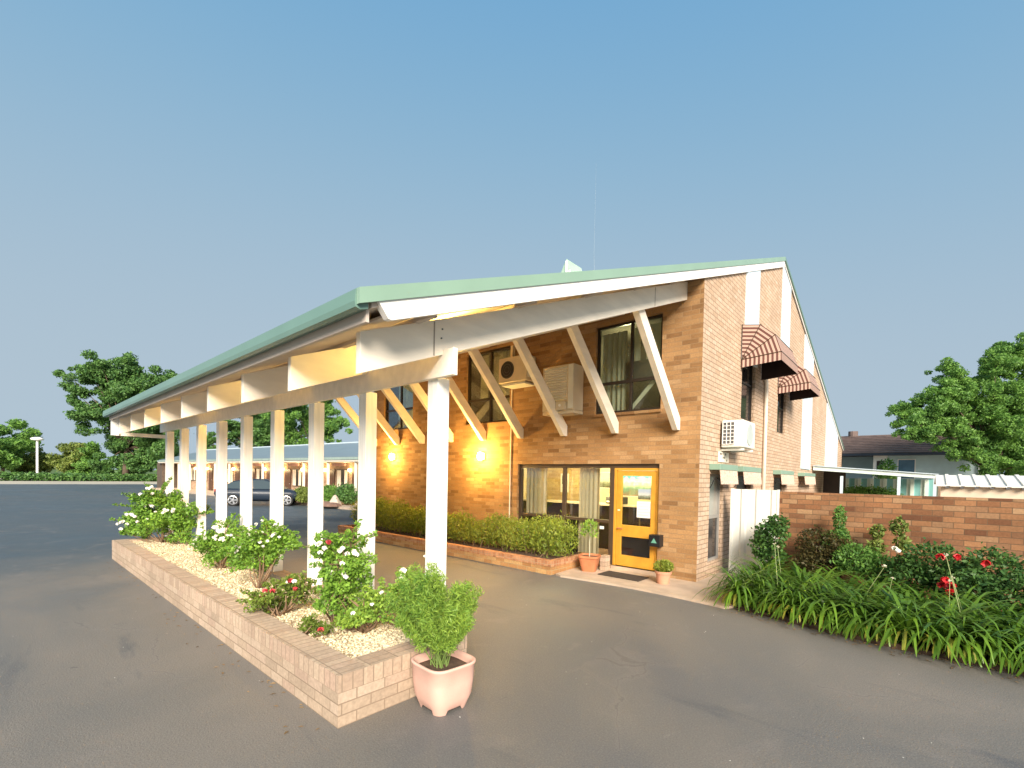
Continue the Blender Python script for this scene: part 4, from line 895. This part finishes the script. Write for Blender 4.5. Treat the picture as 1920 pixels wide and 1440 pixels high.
# ------------------------------------------------------------------ neighbours on the right
pt = thing('patio_roof', (-1.3,19.5,0), 'flat white edged patio roof sloping away from the gable wall', 'patio roof')
MB().prism([(-2.94,2.30),(.36,2.05),(.36,2.17),(-2.94,2.44)], 'Y', 19.45, 19.55).build('edge_beam', mat('pale_green_white',(.62,.72,.68),.5), pt)
MB().prism([(-2.94,2.445),(.36,2.175),(.36,2.20),(-2.94,2.47)], 'Y', 19.4, 24.2).build('roof_sheet', M_whitepanel, pt)
for x in (-2.1,-.58,.28): MB().box(x-.04,x+.04,19.46,19.54,0,2.1).build('post', M_whitepanel, pt)
MB().box(-2.9,-2.2,21.5,21.6,0,2.35).build('dark_screen', M_darkframe, pt)  # dark panel standing in for the shade of the opening under the roof
sf = thing('sheet_fence', (-1,24.3,0), 'pale green and white vertical sheet metal fence behind the patio roof', 'fence')
corr(-4,3.5,.02,2.07,24.3,.42,.10).build('sheet', stripemat('green_white_sheet',(.16,.36,.34),(.58,.66,.58),'X',.42,.45,.5), sf)
hb_ = thing('hedge', (-1.5,22,0), 'clipped bright green hedge seen under the patio roof', 'hedge')
c,u,v = leafcloud([(-2.0+.3*k,21.2,1.25+.05*math.sin(k),.35,.4,.5) for k in range(5)], 7000, .09, .5, .5, 0); quads('foliage', c,None,u,v,M_tree2,hb_)
c,u,v = leafcloud([(-2.0+.3*k,21.2,.6,.35,.4,.5) for k in range(5)], 3000, .09, .5, .5, 0); quads('lower_foliage', c,None,u,v,M_tree2,hb_)
sh = thing('garden_shed', (1.6,14,0), 'low cream shed with pale corrugated roof above the brick fence', 'shed')
MB().box(.30,4.2,14.1,16.6,0,1.84).build('wall', mat('cream_sheet',(.62,.52,.40),.6,.05), sh)
mb = MB()
for k in range(18):
    x = .22+k*.23; mb.prism([(14.0,1.86),(15.3,2.10),(16.7,1.9),(16.7,1.87),(15.3,2.07),(14.0,1.83)], 'X', x, x+.17); mb.prism([(14.0,1.885),(15.3,2.125),(16.7,1.92),(16.7,1.88),(15.3,2.08),(14.0,1.84)], 'X', x+.17, x+.23)
mb.build('roof', M_metalw, sh)
mb = MB()
for k in range(18): x = .40+k*.23; mb.box(x-.03,x+.03,13.985,14.1,1.79,1.828)
mb.build('rib_end', M_grille, sh)
hs = thing('neighbour_house', (0,32,0), 'pale blue weatherboard house with brown tiled roof behind the motel', 'house')
MB().box(-1.45,2.1,32,40,0,3.48).build('wall', M_hwall, hs); MB().box(-5.5,-1.6,33.2,40,0,3.4).build('wall', M_hwall, hs)
MB().box(-2.05,-1.46,31.8,33.2,0,3.45).build('porch_wall', M_white, hs)
mb = MB().prism([(31.5,3.50),(36,4.85),(41,3.5),(41,3.42),(36,4.77),(31.5,3.42)], 'X', -6, 2.35)
for k in range(11): t = k/11; mb.box(-6,2.35,31.5+t*4.4,31.56+t*4.4,3.52+t*1.33,3.56+t*1.33)
rf = mb.build('roof', M_tile, hs)
MB().box(-6,2.3,31.45,31.5,3.38,3.50).build('gutter', mat('dark_gutter',(.03,.04,.06),.5), hs); MB().box(-5.5,2.1,31.5,32.0,3.38,3.41).build('eave_lining', MATS['dark_gutter'], hs)
MB().tube([(-3.35,35.8,4.7),(-3.35,35.8,5.1)], .25, 12).build('flue', M_tile, rf)
w_ = MB().box(-1.0,-.35,31.96,31.999,2.2,3.15).build('window', mat('blue_window',(.07,.15,.22),.1), hs); MB().box(-1.04,-1.0,31.94,32.0,2.15,3.2).box(-.35,-.31,31.94,32.0,2.15,3.2).box(-1.0,-.35,31.94,32.0,3.15,3.2).build('frame', M_white, w_)
MB().box(2.0,2.12,31.9,32.0,0,3.42).build('downpipe', M_white, hs); MB().box(-1.9,-1.6,31.78,31.799,2.2,3.1).build('window', M_darkframe, hs)
sr = shrub('young_tree', (-1.35,29,0), [(0,0,2.6,.4,.4,.5),(0,0,2.2,.55,.4,.4)], 900, .14, M_tree2, 'small bright green tree before the pale blue house', 'tree')

# ------------------------------------------------------------------ trees
LAT = Vector((_r0.x,_r0.y,0))
def tree(name, px_base, depth, blobs, n, leaf, m, lb, cat='tree', group=None, trunk_r=.3, jit=.5, ground=None):
    """crown lobes given as (px,py,radius px) at a real depth; they become lobes with depth of their own"""
    mpp = depth/FPX; b0 = P(px_base, 905, depth); b0.z = 0
    t = thing(name, b0, lb, cat, group); F = Vector((_fw.x,_fw.y,0)).normalized(); B = []
    for k,(px,py,rp) in enumerate(blobs):
        c = P(px,py,depth); r_ = rp*mpp; c += F*RNG.normal()*jit*r_*1.5; B.append((c.x,c.y,max(c.z,r_*.4),r_*1.12,r_*1.12,r_*1.0))
    sub = []
    for b in B:      # break every lobe into smaller clumps so that gaps show
        for _ in range(13):
            d = RNG.normal(size=3); d /= np.linalg.norm(d); q = .2+.98*RNG.random()**.8; s = .22+.30*RNG.random()
            sub.append((b[0]+d[0]*b[3]*q,b[1]+d[1]*b[4]*q,b[2]+d[2]*b[5]*q,b[3]*s,b[4]*s,b[5]*s*.8))
    c,u,v = leafcloud(sub, int(n*2.6), leaf*.78, .5, .1, .2); quads('crown', c,None,u,v,m,t)
    mb = MB(); top = Vector((sum(b[0] for b in B)/len(B),sum(b[1] for b in B)/len(B),sum(b[2] for b in B)/len(B)))
    fork = b0.lerp(top,.45); fork.z = top.z*.5
    mb.tube([b0,b0.lerp(fork,.5),fork], [trunk_r,trunk_r*.8,trunk_r*.6], 8)
    for b in B:
        e = Vector(b[:3]); mid = fork.lerp(e,.5)+Vector((0,0,.1*(e-fork).length)); mb.tube([fork,mid,e], [trunk_r*.28,trunk_r*.15,trunk_r*.05], 5)
    mb.build('trunk', M_bark, t, smooth=True)
    return t
tree('large_tree', 235, 74, [(150,715,20),(180,704,24),(215,698,26),(238,692,22),(262,705,24),(288,712,22),(310,716,14),(160,742,20),(200,738,30),(245,742,34),(290,750,34),(172,778,20),(210,785,26),(255,795,36),(300,800,34),(205,828,24),(240,840,34),(290,850,38),(222,866,24),(265,872,25),(305,868,20),(225,720,28),(225,760,30),(265,730,28),(215,812,30),(280,780,34),(235,870,26),(190,760,22),(275,840,34),(200,872,18)], 42000, .5, M_tree, 'tall dark green spreading tree beyond the car park, left of the canopy', trunk_r=.5)
tree('roadside_tree', 5, 78, [(5,830,28),(-15,815,30),(20,850,24),(0,868,24),(-30,850,30)], 7000, .6, M_tree2, 'bright green rounded tree at the far left beyond the gravel', group=None)
for (px,dp,bl_,nn,m_,lb) in ((60,84,[(45,868,20),(62,872,18),(40,880,16)],2600,M_olive,'grey green bush beyond the gravel beside the left tree'),
    (90,86,[(85,862,22),(105,868,20),(75,878,18)],2600,M_olive,'pale olive bush beyond the gravel right of the white street lamp'),
    (130,80,[(125,845,20),(140,860,24),(115,875,20),(150,872,20)],4200,M_olive,'tall olive bush midway between street lamp and the large tree'),
    (170,79,[(168,848,20),(180,865,22),(160,878,18)],3600,M_tree2,'light green bush close against the large tree')):
    tree('bush', px, dp, bl_, nn, .5, m_, lb, 'bush', 'bushes beyond the gravel', trunk_r=.1)
hg = thing('hedge', (-93,8,0), 'long low clipped dark green hedge along the far side of the gravel', 'hedge')
c,u,v = leafcloud([(-91-.06*k,-8+1.3*k,.45,1.2,1.2,.75) for k in range(32)], 14000, .35, .6, .5, 0); quads('foliage', c,None,u,v,M_tree,hg)
tree('dark_tree', 470, 62, [(430,800,20),(450,775,22),(475,785,26),(500,790,26),(440,825,18),(480,825,26),(515,815,24),(455,845,18)], 9000, .42, M_tree, 'dense dark tree behind the long motel wing', group='trees behind the motel wing')
tree('leafy_tree', 590, 60, [(540,785,26),(565,765,26),(590,770,30),(615,775,26),(630,795,20),(550,815,26),(590,810,30),(618,815,20),(570,835,18),(600,750,22)], 9000, .42, M_tree2, 'lighter green leafy tree behind the motel wing, right of the dark one', group='trees behind the motel wing')
tree('small_tree', 392, 66, [(385,828,12),(397,822,12),(390,842,12)], 1400, .42, M_tree, 'small dark tree behind the left end of the motel wing', group='trees behind the motel wing')
tree('ash_tree', 1885, 20, [(1712,778,20),(1735,755,22),(1765,745,24),(1740,785,26),(1790,690,22),(1805,720,24),(1835,690,22),(1850,725,26),(1872,668,22),(1905,655,26),(1925,700,30),(1885,745,32),(1835,765,30),(1795,770,24),(1850,805,34),(1900,800,38),(1875,850,30),(1915,860,36),(1960,760,50),(1960,680,40),(1705,795,20),(1722,768,22),(1755,770,28),(1780,745,28),(1820,735,30),(1760,800,24),(1810,790,30),(1860,770,34),(1860,700,26),(1895,690,28),(1920,660,26),(1900,770,36),(1930,830,40),(1845,840,26),(1780,720,20),(1745,815,20),(1775,830,20),(1805,845,20),(1830,860,22),(1700,815,14),(1725,812,16),(1850,875,26),(1890,880,28),(1930,885,30),(1860,840,28),(1905,830,34),(1770,800,18),(1800,825,16),(1830,830,18)], 60000, .13, M_tree2, 'broad bright green tree beside the pale blue house', trunk_r=.16)
lp = thing('street_lamp', P(69,890,76)*1, 'distant white street lamp among the bushes at left', 'street lamp')
b0 = P(70,890,76); lp.location = (b0.x,b0.y,0); WL[lp.name] = Vector((b0.x,b0.y,0))
h = P(68,824,76).z
MB().tube([(b0.x,b0.y,0),(b0.x,b0.y,h)], .16, 8).build('pole', mat('lamp_white',(.85,.85,.82),.4), lp); MB().lathe([(.05,-.2),(.75,-.1),(.85,.15),(.4,.35),(.01,.4)], (b0.x,b0.y,h), 14).build('lamp_head', MATS['lamp_white'], lp, smooth=True)

# ------------------------------------------------------------------ the long motel wing and the car
wg = thing('motel_wing', (-24,13.2,0), 'long single storey motel wing with blue grey roof seen between the posts', 'building')
wg.rotation_euler = (0,0,R(4)); WL[wg.name] = Vector((0,0,0))      # parts below are written in the wing's own axes: x along it, y deep
M_wbrick = brickmat('wing_brick', [(.34,.22,.14),(.45,.30,.20),(.52,.36,.25)], (.38,.30,.22))
MB().box(-31,8,1.5,8,0,2.55).build('wall', M_wbrick, wg)
M_wroof = mat('blue_grey_roof',(.15,.20,.23),.4,.06,1)
wr = MB().prism([(.0,2.80),(4.2,4.02),(8.5,2.8),(8.5,2.72),(4.2,3.92),(.0,2.72)], 'X', -32, 8).build('roof', M_wroof, wg)
MB().box(-32,8,4.1,4.3,4.0,4.08).build('ridge_cap', M_whitepanel, wr)
MB().box(-32,8,-.06,0,2.52,2.74).build('fascia', M_cream, wg); MB().box(-32,8,-.12,-.062,2.62,2.76).build('gutter', mat('grey_green_gutter',(.28,.36,.32),.4), wg); MB().box(-31.9,8,0,1.5,2.50,2.56).build('soffit', M_cream, wg)
for k in range(14):
    x = -29.2+k*2.75
    d1 = MB().box(x,x+.85,1.44,1.498,.05,2.1).build('door', mat('brown_door',(.10,.05,.03),.5) if k==0 else MATS['brown_door'], wg); MB().tube([(x+.75,1.44,1.05),(x+.75,1.40,1.05)], .025, 6).build('door_handle', M_rim, d1)
    w1 = MB().box(x+1.1,x+2.3,1.46,1.498,.9,2.1).build('window', M_darkframe, wg); MB().box(x+1.15,x+1.55,1.44,1.458,.95,2.05).box(x+1.95,x+2.25,1.44,1.458,.95,2.05).build('curtain', M_cream, w1)
    MB().box(x-.42,x-.30,.05,.15,0,2.5).build('post', M_cream, wg)
    MB().prism([(x+1.0,2.30),(x+2.4,2.30),(x+2.4,2.48),(x+1.0,2.48)], 'Y', 1.2, 1.23).build('valance', mat('pink_valance',(.62,.36,.30),.8) if k==0 else MATS['pink_valance'], wg)
    if k < 11:
        g_ = MB().lathe([(.001,-.1),(.08,-.08),(.11,0),(.08,.08),(.001,.1)], (x-.12,1.36,2.05), 10).build('porch_light', M_lampglow, wg, smooth=True)
        l = bpy.data.lights.new('porch_glow','POINT'); l.energy = 11; l.color = (1,.72,.38); l.shadow_soft_size = .1; lo = bpy.data.objects.new('porch_glow', l); COL.objects.link(lo); lo.parent = wg; lo.location = (x-.12,1.1,2.0)
MB().box(-33.2,-31.6,.2,2.0,0,2.5).build('end_pier', mat('dark_brick',(.10,.075,.055),.9,.2,6), wg)
struct(MB().prism([(-34,11.3),(-13.6,12.75),(-13.6,14.9),(-55,12.5),(-55,10.0)], 'Z', 0, .12), 'kerb_path', M_conc)
for k,(px,py,dp,rs,m_,lb) in enumerate(((568,928,26.0,(.55,.5,.55),M_olive,'yellow green shrub beside the parked car'),(618,922,26.2,(.85,.6,.62),M_tree2,'bright green rounded shrub before the motel wing'),(650,925,25.6,(.8,.6,.68),M_tree,'dark blue green shrub nearest the brick front corner'))):
    c0 = P(px,py,dp); shrub('wing_shrub', (c0.x,c0.y,.1), [(0,0,rs[2],rs[0],rs[1],rs[2]*.8),(rs[0]*.4,0,rs[2]*.7,rs[0]*.7,rs[1],rs[2]*.6)], 3000, .12, m_, lb, group='shrubs before the motel wing')
c0 = P(628,945,25.2)
rk = thing('garden_rock', (c0.x,c0.y,.12), 'pale upright rock with low brown stones in the wing garden', 'rock')
mb = MB(); mb.lathe([(.35,0),(.33,.12),(.22,.3),(.10,.5),(.02,.56)], (c0.x,c0.y,.12), 7); mb.build('upright_stone', mat('pale_stone',(.5,.42,.35),.9,.2,4), rk)
mb = MB(); mb.lathe([(.6,0),(.55,.12),(.3,.2),(.02,.22)], (c0.x-.3,c0.y-.5,.12), 8); mb.lathe([(.5,0),(.4,.12),(.2,.18),(.02,.2)], (c0.x+.7,c0.y-.5,.12), 8); mb.build('low_stone', mat('brown_stone',(.20,.12,.09),.9,.2,4), rk)

def car(loc, rz, lb):
    t = thing('parked_car', loc, lb, 'car'); t.rotation_euler = (0,0,rz); WL[t.name] = Vector((0,0,0))
    # stations along the length (x forward): lower body outline, lofted to a rounded section
    st = [(-2.25,.55,.86,.62),(-2.15,.38,.98,.78),(-1.6,.26,1.02,.87),(-.6,.22,.98,.89),(.6,.22,.96,.89),(1.4,.26,.90,.87),(2.0,.34,.78,.80),(2.22,.42,.62,.62)]
    mb = MB(); ns = 12
    for (x,z0,z1,hw) in st:
        for k in range(ns):
            a = 2*math.pi*(k+.5)/ns; cx = math.copysign(abs(math.cos(a))**.45,math.cos(a))*hw; cz = (z0+z1)/2+math.copysign(abs(math.sin(a))**.55,math.sin(a))*(z1-z0)/2; mb.v.append((x,cx,cz))
    for i in range(len(st)-1):
        for k in range(ns): mb.f.append((i*ns+k,i*ns+(k+1)%ns,(i+1)*ns+(k+1)%ns,(i+1)*ns+k))
    mb.f += [tuple(range(ns)),tuple(range(7*ns,8*ns))[::-1]]
    b = mb.build('body', M_car, t, smooth=True)
    gh = [(-1.95,.95,.97,.72),(-1.35,.93,1.32,.66),(-.7,.92,1.44,.62),(.1,.92,1.44,.62),(.55,.92,1.30,.66),(1.15,.9,.93,.74)]
    mb = MB()
    for (x,z0,z1,hw) in gh: mb.v += [(x,-.78,z0),(x,-hw,z1-.03),(x,-hw+.08,z1),(x,hw-.08,z1),(x,hw,z1-.03),(x,.78,z0)]
    for i in range(5):
        for k in range(5): mb.f.append((i*6+k,i*6+k+1,(i+1)*6+k+1,(i+1)*6+k))
    mb.build('glasshouse', M_cglass, t)
    mb = MB()
    for (x,z0,z1,hw) in gh[1:5]: mb.v += [(x,-hw-.01,z1-.03),(x,-hw+.08,z1+.012),(x,hw-.08,z1+.012),(x,hw+.01,z1-.03)]
    for i in range(3):
        for k in range(3): mb.f.append((i*4+k,i*4+k+1,(i+1)*4+k+1,(i+1)*4+k))
    for sgn in (-1,1):
        for x,xt in ((-.35,-.45),): mb.box(x-.03,x+.03,sgn*.77-.01,sgn*.77+.01,.93,.95); mb.add([(x-.04,sgn*.79,.93),(x+.04,sgn*.79,.93),(xt+.04,sgn*.64,1.42),(xt-.04,sgn*.64,1.42)],[(0,1,2,3)])
    mb.build('roof_panel', M_car, t)
    MB().box(-1.6,1.5,-.895,-.885,.70,.715).box(-1.6,1.5,.885,.895,.70,.715).build('chrome_strip', M_rim, t)
    for x in (-1.3,1.3):
        for s in (-1,1):
            w = MB().tube([(x,s*.70,.32),(x,s*.72,.32),(x,s*.88,.32),(x,s*.90,.32)], [.28,.32,.32,.29], 20).build('wheel', M_tyre, t)
            m2 = MB().tube([(x,s*.89,.32),(x,s*.915,.32)], .06, 12)
            for k in range(5):
                a = 2*math.pi*k/5; m2.tube([(x,s*.905,.32),(x+.2*math.cos(a),s*.905,.32+.2*math.sin(a))], [.035,.045], 6)
            m2.tube([(x+.22*math.cos(a*math.pi/10),s*.905,.32+.22*math.sin(a*math.pi/10)) for a in range(21)], .022, 5, False); m2.build('rim', M_rim, w)
    for s in (-1,1):
        MB().box(-2.21,-2.0,s*.62-.14,s*.62+.14,.74,.90).build('tail_light', M_red, t, bevel=.03); MB().box(2.0,2.18,s*.58-.14,s*.58+.14,.56,.68).build('headlight', M_metalw, t, bevel=.03)
car((-27.5,10.15,0), math.atan2(2.17,1.3), 'dark blue grey sedan parked behind the white posts')

# fallen petals and chips on the asphalt
mb = MB()
for _ in range(45):
    x = -9*RNG.random()+1; y = RNG.random()*7
    if PX0 < x < PX1+.1 and PY0-.05 < y < PY1+.05: continue
    s = .004+.007*RNG.random(); a = RNG.random()*6; mb.add([(x+s*math.cos(a+k*1.57)*(1 if k%2 else .5),y+s*math.sin(a+k*1.57)*(1 if k%2 else .5),.004+.003*(k%2)) for k in range(4)], [(0,1,2,3)])
tag(mb.build('fallen_petals', M_wpetal), 'scattered tiny pale petals and chips on the asphalt', 'litter', kind='stuff')

mb = MB()
for k in range(420):
    if k < 260: x = -2.1+3.6*RNG.random(); y = edge(x)-.02-.30*RNG.random()**2.2
    elif k < 340: x = -12+8.8*RNG.random(); y = PY0-.03-.25*RNG.random()**2
    else: x = -12+7*RNG.random(); y = 7.02-.25*RNG.random()**2
    s = .008+.014*RNG.random(); a = RNG.random()*6.28
    mb.add([(x+s*math.cos(a)*1.4,y+s*math.sin(a)*1.4,.004),(x-s*math.sin(a)*.5,y+s*math.cos(a)*.5,.010),(x-s*math.cos(a)*1.4,y-s*math.sin(a)*1.4,.005),(x+s*math.sin(a)*.5,y-s*math.cos(a)*.5,.008)], [(0,1,2,3)])
tag(mb.build('leaf_litter', mat('dry_leaf', (.22,.14,.06), .9, .35, 3, island=.5)), 'small dry brown leaves along the driveway edges', 'litter', kind='stuff')
